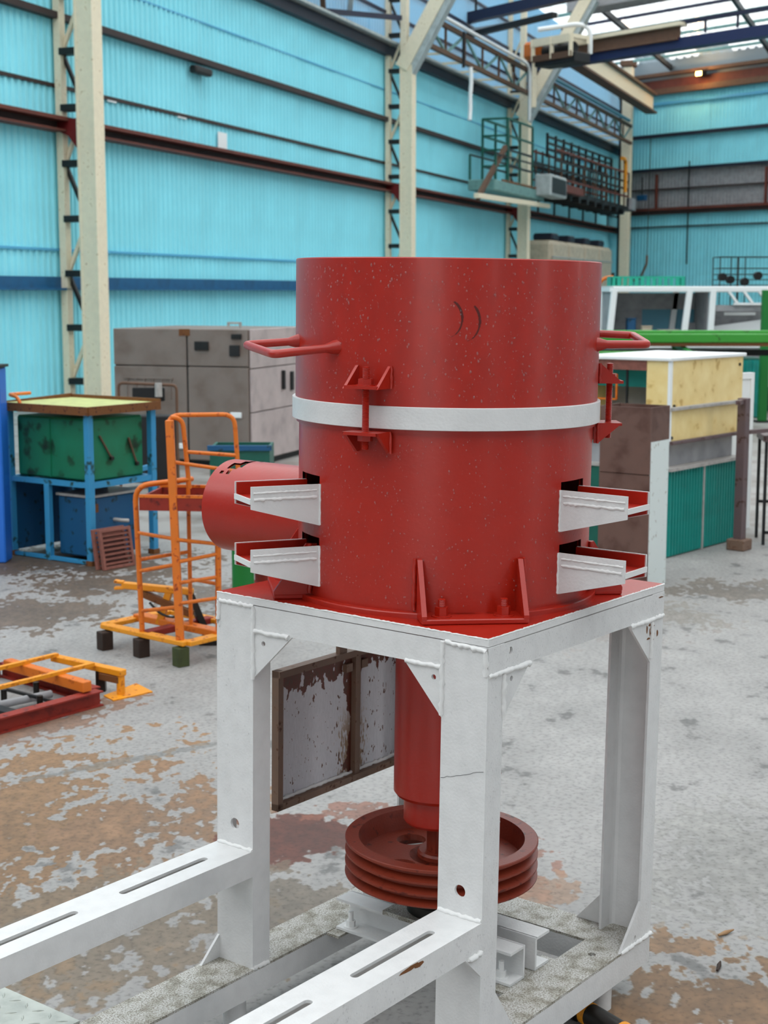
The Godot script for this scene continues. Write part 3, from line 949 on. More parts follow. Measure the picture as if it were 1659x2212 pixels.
	# slotted motor beams
	for a0 in [0.0, PA - LW]:
		var am: float = a0 + LW / 2
		var hs := []
		for sl in [[-0.335, -0.088], [-0.70, -0.447], [-1.06, -0.80]]:
			hs.append([slot(sl[0], sl[1], am, 0.0085), (sl[0] + sl[1]) / 2])
		channel_rail(mc, "slotted_beam", -1.12, 0.0, a0, a0 + LW, 0.404, 0.057, M.white, hs)
		var ep := new_st()
		abox(ep, -1.12, -1.06, RAIL, 0.347, a0, a0 + LW)
		part(mc, "beam_post", ep, M.white)
	# base rails
	channel_rail(mc, "base_rail", -1.14, PB, 0.0, 0.10, RAIL, 0.068, M.white_grimy, [[circle(Vector2(0.531, 0.049), 0.009), 0.531]])
	channel_rail(mc, "base_rail", -1.14, PB, PA - 0.107, PA + 0.004, RAIL, 0.062, M.white_grimy)
	channel_rail(mc, "base_rail", 0.592, 0.70, 0.10, PA - 0.107, RAIL - 0.0005, 0.062, M.white_grimy, [], true)
	for q in [[0.56, 0.04], [0.56, PA - 0.05], [0.0, 0.05], [0.0, PA - 0.05], [-1.0, 0.05], [-1.0, PA - 0.05]]:
		var st := new_st()
		var p := v(q[0], 0.0, q[1])
		tube(st, [p + Vector3(0, -0.004, 0), p + Vector3(0, RAIL - 0.006, 0)], 0.026, 20)
		part(mc, "foot", st, M.white)
	# ledges and the pair of cross channels that carry the bearing
	for q in [[0.10, 0.135], [PA - 0.142, PA - 0.107]]:
		var st := new_st()
		abox(st, 0.25, 0.46, RAIL - 0.007, RAIL - 0.001, q[0], q[1])
		part(mc, "ledge", st, M.white_grimy)
	for q in [[0.333, -1.0], [0.382, 1.0]]:
		var st := new_st()
		var bw: float = q[0]
		var dr: float = q[1]
		abox(st, bw - 0.003, bw + 0.003, RAIL, 0.212, 0.105, 0.58)
		for y in [RAIL, 0.206]:
			abox(st, minf(bw, bw + dr * 0.055), maxf(bw, bw + dr * 0.055), y, y + 0.006, 0.105, 0.58)
		part(mc, "cross_channel", st, M.white)
	bolt(mc, v(0.298, 0.143, 0.14), M.white_weld, 0.011, 0.036)
	bolt(mc, v(0.298, 0.143, 0.552), M.white_weld, 0.011, 0.036)
	var bs := new_st()
	abox(bs, 0.27, 0.45, 0.212, 0.222, 0.26, 0.44)
	part(mc, "bearing_plate", bs, M.white_grimy)
	var bb := new_st()
	lathe(bb, [Vector2(0.0, 0.222), Vector2(0.075, 0.222), Vector2(0.075, 0.245), Vector2(0.055, 0.255), Vector2(0.055, 0.31), Vector2(0, 0.31)], Vector3(0.36, 0, -0.345), 32)
	part(mc, "bearing", bb, M.grease)
	pulley(mc)
	# shaft housing
	var hst := new_st()
	lathe(hst, [Vector2(0, 0.43), Vector2(0.072, 0.43), Vector2(0.076, 0.436), Vector2(0.076, 0.494), Vector2(0.093, 0.494), Vector2(0.099, 0.502), Vector2(0.099, 0.866), Vector2(0.17, 0.866), Vector2(0.17, 0.944)], Vector3(BC, 0, -AC), 64)
	part(mc, "shaft_housing", hst, M.red)
	var nst := new_st()
	lathe(nst, [Vector2(0.028, 0.355), Vector2(0.028, 0.43)], Vector3(0.356, 0, -0.349), 24)
	box(nst, Vector3(0.325, 0.36, -0.346), Vector3(0.331, 0.425, -0.338), Transform3D())
	part(mc, "shaft", nst, M.red_dull)
	drum(mc)
	side_panel(mc)
	var right := Transform3D(Basis(), Vector3(0, 0, 0.0012))
	var left := Transform3D(Basis(Vector3(0, 0, 1), Vector3.UP, Vector3(-1, 0, 0)), Vector3(-0.0002, 0, 0))
	face_drops(lf, Transform3D(Basis(), Vector3(0, 0, 0.0002)), [0.002, 0.2, LF, 0.885], 420, 0.0006, 0.0017)
	face_drops(lf, right, [0.0, 0.893, PB, 0.94], 700, 0.0006, 0.0016)
	face_drops(lf, left, [-LW, 0.45, -0.002, 0.885], 60, 0.0006, 0.002)
	face_drops(ll, left, [-PA, 0.42, -PA + LW, 0.89], 260, 0.0006, 0.002)
	face_drops(lr, Transform3D(Basis(), Vector3(0, 0, 0.0002)), [PB - LF, 0.2, PB, 0.885], 160, 0.0006, 0.0014)
	face_drops(lf, Transform3D(Basis(), Vector3(0, 0, 0.0002)), [-1.0, 0.349, -0.002, 0.402], 420, 0.0007, 0.0024)
	# step of checker plate on the left rail
	var ck := new_st()
	abox(ck, -1.12, -0.395, RAIL - 0.004, RAIL + 0.004, PA + 0.005, 1.15)
	var step := part(mc, "step_plate", ck, M.checker)
	var tear := new_st()
	for i in 18:
		for j in 12:
			var c := v(-1.10 + i * 0.04, RAIL + 0.004, PA + 0.03 + j * 0.036)
			var ang := 0.785 if (i + j) % 2 else -0.785
			var dd := Vector3(cos(ang), 0, sin(ang)) * 0.012
			tube(tear, [c - dd, c, c + dd], [0.0006, 0.0028, 0.0006], 6)
	var tt := part(step, "tread_pattern", tear, M.checker)
	tt.set_meta("kind", "stuff")
	for q in [-1.1, -0.42]:
		var st := new_st()
		abox(st, q, q + 0.03, 0.0, RAIL - 0.004, 1.1, 1.13)
		part(step, "step_leg", st, M.white_grimy)

func pulley(mc: Node) -> void:
	var c := Vector3(0.361, 0, -0.346)
	var R := 0.216
	var prof := []
	var y0 := 0.309
	var pitch := 0.026
	prof.append(Vector2(R - 0.030, y0))
	prof.append(Vector2(R - 0.004, y0))
	for i in 3:
		var y: float = y0 + 0.0055 + i * pitch
		prof.append(Vector2(R, y - 0.003))
		prof.append(Vector2(R, y))
		prof.append(Vector2(R - 0.021, y + 0.008))
		prof.append(Vector2(R - 0.021, y + 0.0135))
		prof.append(Vector2(R, y + 0.0215))
	prof.append(Vector2(R, y0 + 0.084))
	prof.append(Vector2(R - 0.002, y0 + 0.0855))
	prof.append(Vector2(R - 0.030, y0 + 0.0855))
	prof.append(Vector2(R - 0.038, y0 + 0.04))
	prof.append(Vector2(R - 0.036, y0))
	prof.append(Vector2(R - 0.030, y0))
	var st := new_st()
	lathe(st, prof, c, 96)
	var pu := part(mc, "pulley", st, M.red_dull)
	var ds := new_st()
	var holes := []
	for k in 4:
		var a := deg_to_rad(163.0 + 90.0 * k)
		var cc := Vector2(cos(a), sin(a)) * 0.112
		holes.append([circle(cc, 0.034, 28), cc.x])
	plate(ds, circle(Vector2.ZERO, R - 0.036, 64), Transform3D(H_PLANE, c + Vector3.UP * 0.335), 0.014, holes)
	part(pu, "pulley_web", ds, M.red_dull)
	var hs := new_st()
	lathe(hs, [Vector2(0.031, 0.362), Vector2(0.05, 0.362), Vector2(0.054, 0.357), Vector2(0.054, 0.349), Vector2(0.072, 0.349)], c, 40)
	part(pu, "hub", hs, M.red_dull)

func drum(mc: Node) -> void:
	# lower shell with the openings of the arms
	var wins := []
	for th in [32.0, 152.0, 272.0]:
		for y in [1.206, 1.078]:
			wins.append([th - 8.6, th + 8.6, y - 0.05, y + 0.016])
	var lo := new_st()
	shell(lo, 0.314, TOPY, 1.345, wins)
	shell(lo, 0.306, TOPY, 1.345, wins, -1.0)
	lathe(lo, [Vector2(0.314, TOPY + 0.011), Vector2(0.330, TOPY + 0.011), Vector2(0.332, TOPY + 0.009), Vector2(0.332, TOPY), Vector2(0.314, TOPY)], Vector3(BC, 0, -AC), 96)
	var lower := part(mc, "lower_drum", lo, M.red)
	var rst := new_st()
	lathe(rst, [Vector2(0.309, 1.324), Vector2(0.3195, 1.324), Vector2(0.3195, 1.333), Vector2(0.316, 1.333)], Vector3(BC, 0, -AC), 96)
	part(lower, "lip", rst, M.red)
	# upper shell, scuffed
	var us := new_st()
	shell(us, 0.322, 1.34, 1.6615, [])
	var ur := new_st()
	lathe(ur, [Vector2(0.322, 1.6615), Vector2(0.3205, 1.6635), Vector2(0.3145, 1.6635), Vector2(0.313, 1.662), Vector2(0.313, 1.34)], Vector3(BC, 0, -AC), 96)
	var lid := new_st()
	lathe(lid, [Vector2(0.313, 1.36), Vector2(0.0, 1.36)], Vector3(BC, 0, -AC), 48)
	var upper := part2(mc, "upper_drum", [us, ur], [scuffed_red(), M.red])
	part(upper, "inner_floor", lid, M.red_dull)
	var bst := new_st()
	lathe(bst, [Vector2(0.322, 1.332), Vector2(0.3275, 1.332), Vector2(0.3285, 1.333), Vector2(0.3285, 1.3755), Vector2(0.3275, 1.3765), Vector2(0.321, 1.3765)], Vector3(BC, 0, -AC), 128)
	part(mc, "white_band", bst, M.white)
	# arms
	for th in [152.0, 272.0, 32.0]:
		for y in [1.206, 1.078]:
			arm(mc, radial(th), y)
	# clamps joining the two shells
	for th in [188.5, 308.5, 68.5]:
		shell_clamp(mc, radial(th))
	# lifting handles
	handle(mc, [polar(173.8, 0.30, 1.489), rp(150.0, 0.42, 0.09, 1.472), rp(150.0, 0.42, -0.09, 1.484), polar(141.5, 0.30, 1.4947)])
	handle(mc, [polar(289.4, 0.30, 1.495), rp(308.0, 0.413, -0.088, 1.496), rp(308.0, 0.413, 0.088, 1.510), polar(325.0, 0.30, 1.514)])
	# foot brackets
	for th in [225.0, 135.0, 315.0, 45.0]:
		foot_bracket(mc, radial(th))
	duct(mc)
	drops(upper, 1500, 0.3222, 1.385, 1.655, 150.0, 285.0, 0.0007, 0.0024, [])
	drops(lower, 1000, 0.3142, 0.98, 1.315, 150.0, 285.0, 0.0007, 0.0021, wins)

func polar(th: float, r: float, y: float) -> Vector3:
	return radial(th) * Vector3(r, y, 0)

func rp(th: float, rho: float, tan_: float, y: float) -> Vector3:
	return radial(th) * Vector3(rho, y, -tan_)

func scuffed_red() -> StandardMaterial3D:
	var w := 2048
	var h := 330
	var im := Image.create(w, h, false, Image.FORMAT_RGB8)
	im.fill(Color(1, 1, 1))
	var n := FastNoiseLite.new()
	n.seed = 4
	n.frequency = 0.02
	n.fractal_octaves = 4
	for j in h:
		for i in range(700, 1800):
			var a := n.get_noise_2d(i, j * 0.5)
			var c := 0.965 + 0.05 * a
			im.set_pixel(i, j, Color(c, c, c))
	# two dark crescent rub marks
	for arc in [[214.6, 1.5475, 5.2, 0.036, -62.0, 75.0], [220.5, 1.5425, 5.4, 0.038, -50.0, 78.0]]:
		for k in 260:
			var t := float(k) / 259.0
			var a := deg_to_rad(lerpf(arc[4], arc[5], t))
			var th: float = arc[0] + arc[2] * cos(a)
			var y: float = arc[1] - arc[3] * sin(a)
			var wd := 2.4 * (1.0 - absf(t - 0.25) * 1.25) + 0.4
			for u in range(-4, 5):
				for vv in range(-4, 5):
					var px := int(th / 360.0 * w) + u
					var py := int((1.0 - (y - 1.34) / 0.3215) * h) + vv
					var dd := sqrt(float(u * u + vv * vv))
					if dd < wd and py > 0 and py < h:
						var o := im.get_pixel(px, py)
						var f := 0.93 - 0.03 * (n.get_noise_2d(px * 6.0, py * 6.0) + 0.5)
						im.set_pixel(px, py, Color(maxf(o.r * f, 0.5), maxf(o.g * f, 0.62), maxf(o.b * f, 0.75)))
	var m: StandardMaterial3D = M.red.duplicate()
	m.resource_name = "red_scuffed"
	m.uv1_triplanar = false
	m.uv1_scale = Vector3.ONE
	m.heightmap_enabled = false
	m.albedo_texture = ImageTexture.create_from_image(im)
	return m

func arm(mc: Node, T: Transform3D, y: float) -> void:
	var r0 := 0.302
	var r1 := 0.46
	var hw := 0.05
	var out := [Vector2(r0, y), Vector2(r1, y), Vector2(r1, y - 0.046), Vector2(r0, y - 0.088)]
	var web := new_st()
	box(web, Vector3(r0, y - 0.034, -hw + 0.005), Vector3(r1, y - 0.027, hw - 0.005), T)
	var a := part(mc, "arm", web, M.red)
	for s in [-1.0, 1.0]:
		var so := new_st()
		plate(so, out, T * Transform3D(Basis(), Vector3(0, 0, hw - 0.004 if s > 0 else -hw)), 0.004)
		part(a, "arm_wall", so, M.white)
		var si := new_st()
		plate(si, [Vector2(r0, y - 0.001), Vector2(r1 - 0.002, y - 0.001), Vector2(r1 - 0.002, y - 0.045), Vector2(r0, y - 0.086)], T * Transform3D(Basis(), Vector3(0, 0, hw - 0.008 if s > 0 else -hw + 0.004)), 0.004)
		part(a, "arm_lining", si, M.red)
		var wb := new_st()
		bead(wb, T * Vector3(0.318, y - 0.012, s * hw), T * Vector3(r1 - 0.004, y - 0.013, s * hw), 0.0022, 0.006)
		bead(wb, T * Vector3(0.318, y - 0.026, s * hw), T * Vector3(r1 - 0.006, y - 0.026, s * hw), 0.0035, 0.006)
		bead(wb, T * Vector3(0.3105, y, s * hw), T * Vector3(0.3105, y - 0.084, s * hw), 0.0025, 0.006)
		part(a, "weld_bead", wb, M.white_weld)
	var ends := new_st()
	box(ends, Vector3(r1 - 0.002, y - 0.036, -hw + 0.002), Vector3(r1 + 0.002, y - 0.025, hw - 0.002), T)
	part(a, "arm_edge", ends, M.white_weld)

func shell_clamp(mc: Node, T: Transform3D) -> void:
	var hw := 0.036
	for up in [1.0, -1.0]:
		var y: float = 1.411 if up > 0 else 1.327
		var st := new_st()
		box(st, Vector3(0.31, y - (0.0 if up > 0 else 0.006), -hw), Vector3(0.375, y + (0.006 if up > 0 else 0.0), hw), T)
		var b := part(mc, "clamp_bracket", st, M.red)
		for s in [-1.0, 1.0]:
			var g := new_st()
			plate(g, [Vector2(0.315, y), Vector2(0.375, y), Vector2(0.324, y + up * 0.043), Vector2(0.315, y + up * 0.043)], T * Transform3D(Basis(), Vector3(0, 0, s * hw - 0.003)), 0.006)
			bead(g, T * Vector3(0.323, y, s * (hw + 0.004)), T * Vector3(0.323, y + up * 0.043, s * (hw + 0.004)), 0.0035)
			part(b, "bracket_cheek", g, M.red)
	var rod := new_st()
	var y := 1.292
	var prof := [Vector2(0, y)]
	while y < 1.452:
		prof.append(Vector2(0.0062, y))
		prof.append(Vector2(0.0074, y + 0.0013))
		y += 0.0026
	prof.append(Vector2(0, y))
	lathe(rod, prof, Vector3(0.351, 0, 0), 16, T)
	var o := part(mc, "clamp_rod", rod, M.red)
	for yy in [1.417, 1.309]:
		var n := new_st()
		var p := T * Vector3(0.351, yy, 0)
		hexnut(n, p, 0.0155, 0.013)
		tube(n, [p + Vector3.UP * (0.0 if yy > 1.4 else 0.013), p + Vector3.UP * (0.002 if yy > 1.4 else 0.016)], 0.019, 20)
		part(o, "nut", n, M.red)

func handle(mc: Node, pts: Array) -> void:
	var h := tube_part(mc, "lifting_handle", rounded(pts, 0.014, 4), 0.0085, M.red, 12)
	for e in [[0, 1], [3, 2]]:
		var p: Vector3 = pts[e[0]]
		var d: Vector3 = (pts[e[1]] - p).normalized()
		var ctr := Vector3(BC, p.y, -AC)
		var s := p + d * 0.017
		for k in 20:
			if (s - ctr).length() < 0.318:
				s += d * 0.003
		var st := new_st()
		tube(st, [s - d * 0.012, s, s + d * 0.01, s + d * 0.022], [0.017, 0.016, 0.013, 0.009], 10)
		part(h, "weld_collar", st, M.red)

func foot_bracket(mc: Node, T: Transform3D) -> void:
	var hw := 0.106
	var st := new_st()
	box(st, Vector3(0.27, TOPY + 0.0005, -hw), Vector3(0.374, TOPY + 0.011, hw), T, 0.002)
	var b := part(mc, "foot_bracket", st, M.red)
	for s in [-1.0, 1.0]:
		var g := new_st()
		plate(g, [Vector2(0.285, TOPY + 0.01), Vector2(0.374, TOPY + 0.01), Vector2(0.374, TOPY + 0.017), Vector2(0.308, TOPY + 0.117), Vector2(0.285, TOPY + 0.117)], T * Transform3D(Basis(), Vector3(0, 0, s * (hw - 0.005) - 0.005)), 0.010)
		bead(g, T * Vector3(0.300, TOPY + 0.014, s * hw + (0.004 if s > 0 else -0.004)), T * Vector3(0.300, TOPY + 0.118, s * hw + (0.004 if s > 0 else -0.004)), 0.005)
		part(b, "bracket_cheek", g, M.red)
		bolt(b, T * Vector3(0.342, TOPY + 0.011, s * 0.062), M.red, 0.0135, 0.033)

func duct(mc: Node) -> void:
	# pipe stub leaving the drum along +a, with a torn slot near its mouth
	var R := 0.11
	var cy := 1.083
	var st := new_st()
	var a0 := 0.62
	var a1 := 0.97
	var nseg := 72
	var na := 35
	for i in nseg:
		var t0 := TAU * i / nseg
		var t1 := TAU * (i + 1) / nseg
		var tm := rad_to_deg((t0 + t1) / 2.0)
		for j in na:
			var p0 := lerpf(a0, a1, float(j) / na)
			var p1 := lerpf(a0, a1, float(j + 1) / na)
			var pm := (p0 + p1) / 2.0
			var slit := absf(tm - 108.0) < 17.0 + 4.0 * sin(pm * 300.0) and absf(pm - 0.917 - 0.0008 * (tm - 108.0)) < 0.016 + 0.006 * sin(tm * 0.3)
			if slit:
				continue
			for q in [[R, 1.0], [R - 0.005, -1.0]]:
				var d0 := Vector3(cos(t0), sin(t0), 0)
				var d1 := Vector3(cos(t1), sin(t1), 0)
				var c0 := v(BC, cy, p0)
				var c1 := v(BC, cy, p1)
				var r: float = q[0]
				var s: float = q[1]
				tri(st, c0 + d0 * r, c0 + d1 * r, c1 + d1 * r, d0 * s, d1 * s, d1 * s)
				tri(st, c0 + d0 * r, c1 + d1 * r, c1 + d0 * r, d0 * s, d1 * s, d0 * s)
		quad(st, v(BC, cy, a1) + Vector3(cos(t0), sin(t0), 0) * R, v(BC, cy, a1) + Vector3(cos(t1), sin(t1), 0) * R, v(BC, cy, a1) + Vector3(cos(t1), sin(t1), 0) * (R - 0.005), v(BC, cy, a1) + Vector3(cos(t0), sin(t0), 0) * (R - 0.005), Vector3(0, 0, -1))
	part(mc, "outlet_pipe", st, M.red)
	var sp := new_st()
	plate(sp, [Vector2(0.62, TOPY), Vector2(0.70, TOPY), Vector2(0.66, 0.99), Vector2(0.62, 0.99)], Transform3D(A_PLANE, Vector3(BC - 0.05, 0, 0)), 0.1)
	part(mc, "pipe_support", sp, M.red)

func side_panel(mc: Node) -> void:
	var a := 0.715
	var st := new_st()
	var pu := [Vector2(0, 1), Vector2(1, 1), Vector2(1, 0), Vector2(0, 0)]
	for zz in [a, a + 0.003]:
		var pc := [v(0.215, 0.428, zz), v(0.80, 0.428, zz), v(0.80, 0.735, zz), v(0.215, 0.735, zz)]
		var pn := Vector3(0, 0, 1) if zz == a else Vector3(0, 0, -1)
		uvtri(st, [pc[0], pc[1], pc[2]], [pn, pn, pn], [pu[0], pu[1], pu[2]])
		uvtri(st, [pc[0], pc[2], pc[3]], [pn, pn, pn], [pu[0], pu[2], pu[3]])
	var p := part(mc, "side_panel", st, peeled_paint())
	for q in [[0.205, 0.222, 0.412, 0.742, 0.02], [0.79, 0.806, 0.412, 0.742, 0.02], [0.205, 0.806, 0.726, 0.742, 0.024], [0.205, 0.806, 0.412, 0.428, 0.02], [0.497, 0.516, 0.428, 0.726, 0.014]]:
		var s := new_st()
		abox(s, q[0], q[1], q[2], q[3], a - q[4], a)
		part(p, "panel_frame", s, M.panel_frame)
	var e := new_st()
	bead(e, v(0.224, 0.431, a - 0.003), v(0.495, 0.431, a - 0.003), 0.005, 0.01)
	bead(e, v(0.52, 0.431, a - 0.003), v(0.78, 0.431, a - 0.003), 0.005, 0.01)
	part(p, "paint_ridge", e, M.white_weld)
	for b in [0.475, 0.535]:
		var s := new_st()
		abox(s, b - 0.012, b + 0.012, 0.688, 0.708, a - 0.012, a)
		part(p, "clip", s, M.panel_frame)
	for b in [0.44, 0.74]:
		var s := new_st()
		abox(s, b - 0.014, b + 0.014, 0.735, 0.90, a - 0.02, a - 0.008)
		abox(s, b - 0.014, b + 0.014, 0.89, 0.90, PA - 0.01, a - 0.008)
		part(p, "hanger", s, M.panel_frame)

func peeled_paint() -> StandardMaterial3D:
	var w := 720
	var h := 378
	var im := Image.create(w, h, false, Image.FORMAT_RGB8)
	var n := FastNoiseLite.new()
	n.seed = 77
	n.frequency = 0.018
	n.fractal_octaves = 5
	var n2 := FastNoiseLite.new()
	n2.seed = 78
	n2.frequency = 0.06
	n2.fractal_octaves = 4
	for j in h:
		for i in w:
			var e := n.get_noise_2d(i * 1.4, j * 0.8)
			var f := n2.get_noise_2d(i * 1.6, j * 0.5)
			# bare primer along the top edge and the middle rib, rust stains down the rib
			var top := 1.0 - j / 62.0 + e * 1.4
			var rib := 1.0 - absf(i - 352.0) / (26.0 + 14.0 * sin(j * 0.02)) + e * 1.1
			var chips := e * 1.2 + f * 1.3 - 0.86
			var c := Color(0.80, 0.80, 0.82) * (1.0 + 0.04 * f)
			var rust := smooth(0.1, 0.5, 1.0 - absf(i - 352.0) / 62.0 + f * 1.2) * smooth(0.35, 0.75, float(j) / h)
			c = c.lerp(Color(0.52, 0.40, 0.28), rust * 0.8)
			if maxf(maxf(top, rib), chips) > 0.0:
				c = Color(0.40, 0.15, 0.10).lerp(Color(0.33, 0.2, 0.13), clampf(f + 0.5, 0.0, 1.0))
			im.set_pixel(i, j, c)
	var m := StandardMaterial3D.new()
	m.resource_name = "peeled_white_paint"
	m.albedo_texture = ImageTexture.create_from_image(im)
	m.roughness = 0.5
	return m

# rain drops standing on a cylinder wall
func drops(parent: Node, count: int, r: float, y0: float, y1: float, th0: float, th1: float, s0: float, s1: float, wins: Array) -> void:
	var st := new_st()
	for i in 7:
		var t0 := TAU * i / 7
		var t1 := TAU * (i + 1) / 7
		var d0 := Vector3(cos(t0), sin(t0), 0)
		var d1 := Vector3(cos(t1), sin(t1), 0)
		var k0 := d0 * 0.72 + Vector3(0, 0, 0.42)
		var k1 := d1 * 0.72 + Vector3(0, 0, 0.42)
		var tip := Vector3(0, 0, 0.58)
		var m0 := (d0 + Vector3(0, 0, 1.2)).normalized()
		var m1 := (d1 + Vector3(0, 0, 1.2)).normalized()
		tri(st, d0, d1, k1, d0, d1, m1)
		tri(st, d0, k1, k0, d0, m1, m0)
		tri(st, k0, k1, tip, m0, m1, Vector3(0, 0, 1))
	var mesh := st.commit()
	mesh.surface_set_material(0, M.water)
	M.drop_mesh = mesh
	var where := []
	while where.size() < count:
		var th := rng.randf_range(th0, th1)
		var y := rng.randf_range(y0, y1)
		var bad := false
		for w in wins:
			if th > w[0] - 2 and th < w[1] + 2 and y > w[2] - 0.04 and y < w[3] + 0.01:
				bad = true
		if bad:
			continue
		var s := lerpf(s0, s1, pow(rng.randf(), 2.6))
		var T := radial(th)
		var n := T.basis.x
		var b := Basis(Vector3.UP.cross(n), Vector3.UP, n)
		where.append(Transform3D(b.scaled_local(Vector3(s, s * rng.randf_range(0.9, 1.7), s)), T * Vector3(r, y, 0)))
	add_drops(parent, mesh, where)

# rain drops on a flat face: x0..x1, y0..y1 in T, z is the face's normal
func face_drops(parent: Node, T: Transform3D, r: Array, count: int, s0: float, s1: float) -> void:
	var where := []
	for i in count:
		var s := lerpf(s0, s1, pow(rng.randf(), 2.6))
		var p := Vector3(rng.randf_range(r[0], r[2]), rng.randf_range(r[1], r[3]), 0.0)
		where.append(T * Transform3D(Basis().scaled(Vector3(s, s * rng.randf_range(0.9, 1.5), s)), p))
	add_drops(parent, M.drop_mesh, where)

func add_drops(parent: Node, mesh: Mesh, where: Array) -> void:
	var mm := MultiMesh.new()
	mm.transform_format = MultiMesh.TRANSFORM_3D
	mm.mesh = mesh
	mm.instance_count = where.size()
	for i in where.size():
		mm.set_instance_transform(i, where[i])
	var o := MultiMeshInstance3D.new()
	o.name = "rain_drops"
	o.multimesh = mm
	parent.add_child(o, true)
	o.set_meta("kind", "stuff")


# ---------------------------------------------------------------- things on the left
func facing(x: float, z: float, xdir: Vector2) -> Transform3D:
	# floor point and the direction (x, z) in which the thing's own x axis runs
	var d := xdir.normalized()
	return Transform3D(Basis(Vector3(d.x, 0, d.y), Vector3.UP, Vector3(-d.y, 0, d.x)), Vector3(x, 0, z))

func background_left() -> void:
	tank_rack()
	blue_pillar()
	louvre(facing(-1.625, -8.575, Vector2(0.148, -0.179)), "pinkish louvred frame with slats leaning against the blue rack")
	louvre(facing(-1.668, -8.60, Vector2(0.148, -0.179)), "pinkish louvred frame standing behind the other louvred frame")
	cabinets()
	cart()
	floor_frame()
	# small things between the cart and the cabinets
	var f := thing("switch_stand", "brown tube stand with its dark opening painted black in front of the grey cabinets", "stand", Transform3D(Basis(), Vector3(-2.02, 0, -12.2)))
	tube_part(f, "frame", rounded([Vector3(-0.13, 0, 0), Vector3(-0.13, 0.87, 0), Vector3(0.34, 0.85, 0), Vector3(0.34, 0, 0)], 0.04), 0.012, M.brown_steel)
	box_part(f, "panel", Vector3(-0.02, 0.72, -0.04), Vector3(0.24, 0.83, 0.0), M.black, 0.006)  # shade of the open stand put into the colour as a black sheet
	box_part(f, "lower_box", Vector3(-0.11, 0.05, -0.2), Vector3(0.32, 0.6, -0.02), M.dark_steel, 0.01)
	tube_part(f, "canister", [Vector3(0.2, 0.76, 0.04), Vector3(0.2, 0.87, 0.04)], 0.03, M.silver, 12)
	var b := thing("storage_bin", "dark teal metal bin standing behind the orange cart", "bin", Transform3D(Basis(), Vector3(-1.22, 0, -10.5)))
	var st := new_st()
	for q in [[0.0, 0.0, 0.42, 0.02], [0.0, -0.38, 0.42, -0.36]]:
		box(st, Vector3(q[0], 0.06, q[1]), Vector3(q[2], 0.52, q[3]), Transform3D())
	box(st, Vector3(0, 0.06, -0.36), Vector3(0.02, 0.52, 0.0), Transform3D())
	box(st, Vector3(0.40, 0.06, -0.36), Vector3(0.42, 0.52, 0.0), Transform3D())
	box(st, Vector3(0, 0.06, -0.36), Vector3(0.42, 0.08, 0.0), Transform3D())
	part(b, "body", st, M.teal_dark)
	box_part(b, "rim", Vector3(-0.015, 0.50, -0.0), Vector3(0.435, 0.535, 0.035), M.deep_blue)
	for x in [0.02, 0.36]:
		box_part(b, "skid", Vector3(x, 0, -0.37), Vector3(x + 0.04, 0.06, 0.01), M.black)
	var g := thing("gas_cylinder", "green upright gas bottle standing behind the left table leg", "bottle", Transform3D(Basis(), Vector3(-0.70, 0, -7.35)))
	var gs := new_st()
	lathe(gs, [Vector2(0, 0), Vector2(0.052, 0), Vector2(0.055, 0.01), Vector2(0.055, 0.40), Vector2(0.045, 0.44), Vector2(0.018, 0.47), Vector2(0.014, 0.48)], Vector3.ZERO, 24)
	part(g, "body", gs, M.post_green)
	tube_part(g, "valve", [Vector3(0, 0.47, 0), Vector3(0, 0.52, 0)], 0.012, M.silver, 10)
	var r := thing("oil_drum", "small red oil drum beside the green gas bottle", "drum", Transform3D(Basis(), Vector3(-0.58, 0, -7.5)))
	var rs := new_st()
	lathe(rs, [Vector2(0, 0), Vector2(0.075, 0), Vector2(0.078, 0.008), Vector2(0.075, 0.016), Vector2(0.075, 0.14), Vector2(0.079, 0.147), Vector2(0.075, 0.154), Vector2(0.075, 0.28), Vector2(0.079, 0.287), Vector2(0.075, 0.294), Vector2(0.075, 0.40), Vector2(0.078, 0.408), Vector2(0.07, 0.408), Vector2(0.07, 0.40), Vector2(0, 0.40)], Vector3.ZERO, 28)
	part(r, "body", rs, M.rust_red)

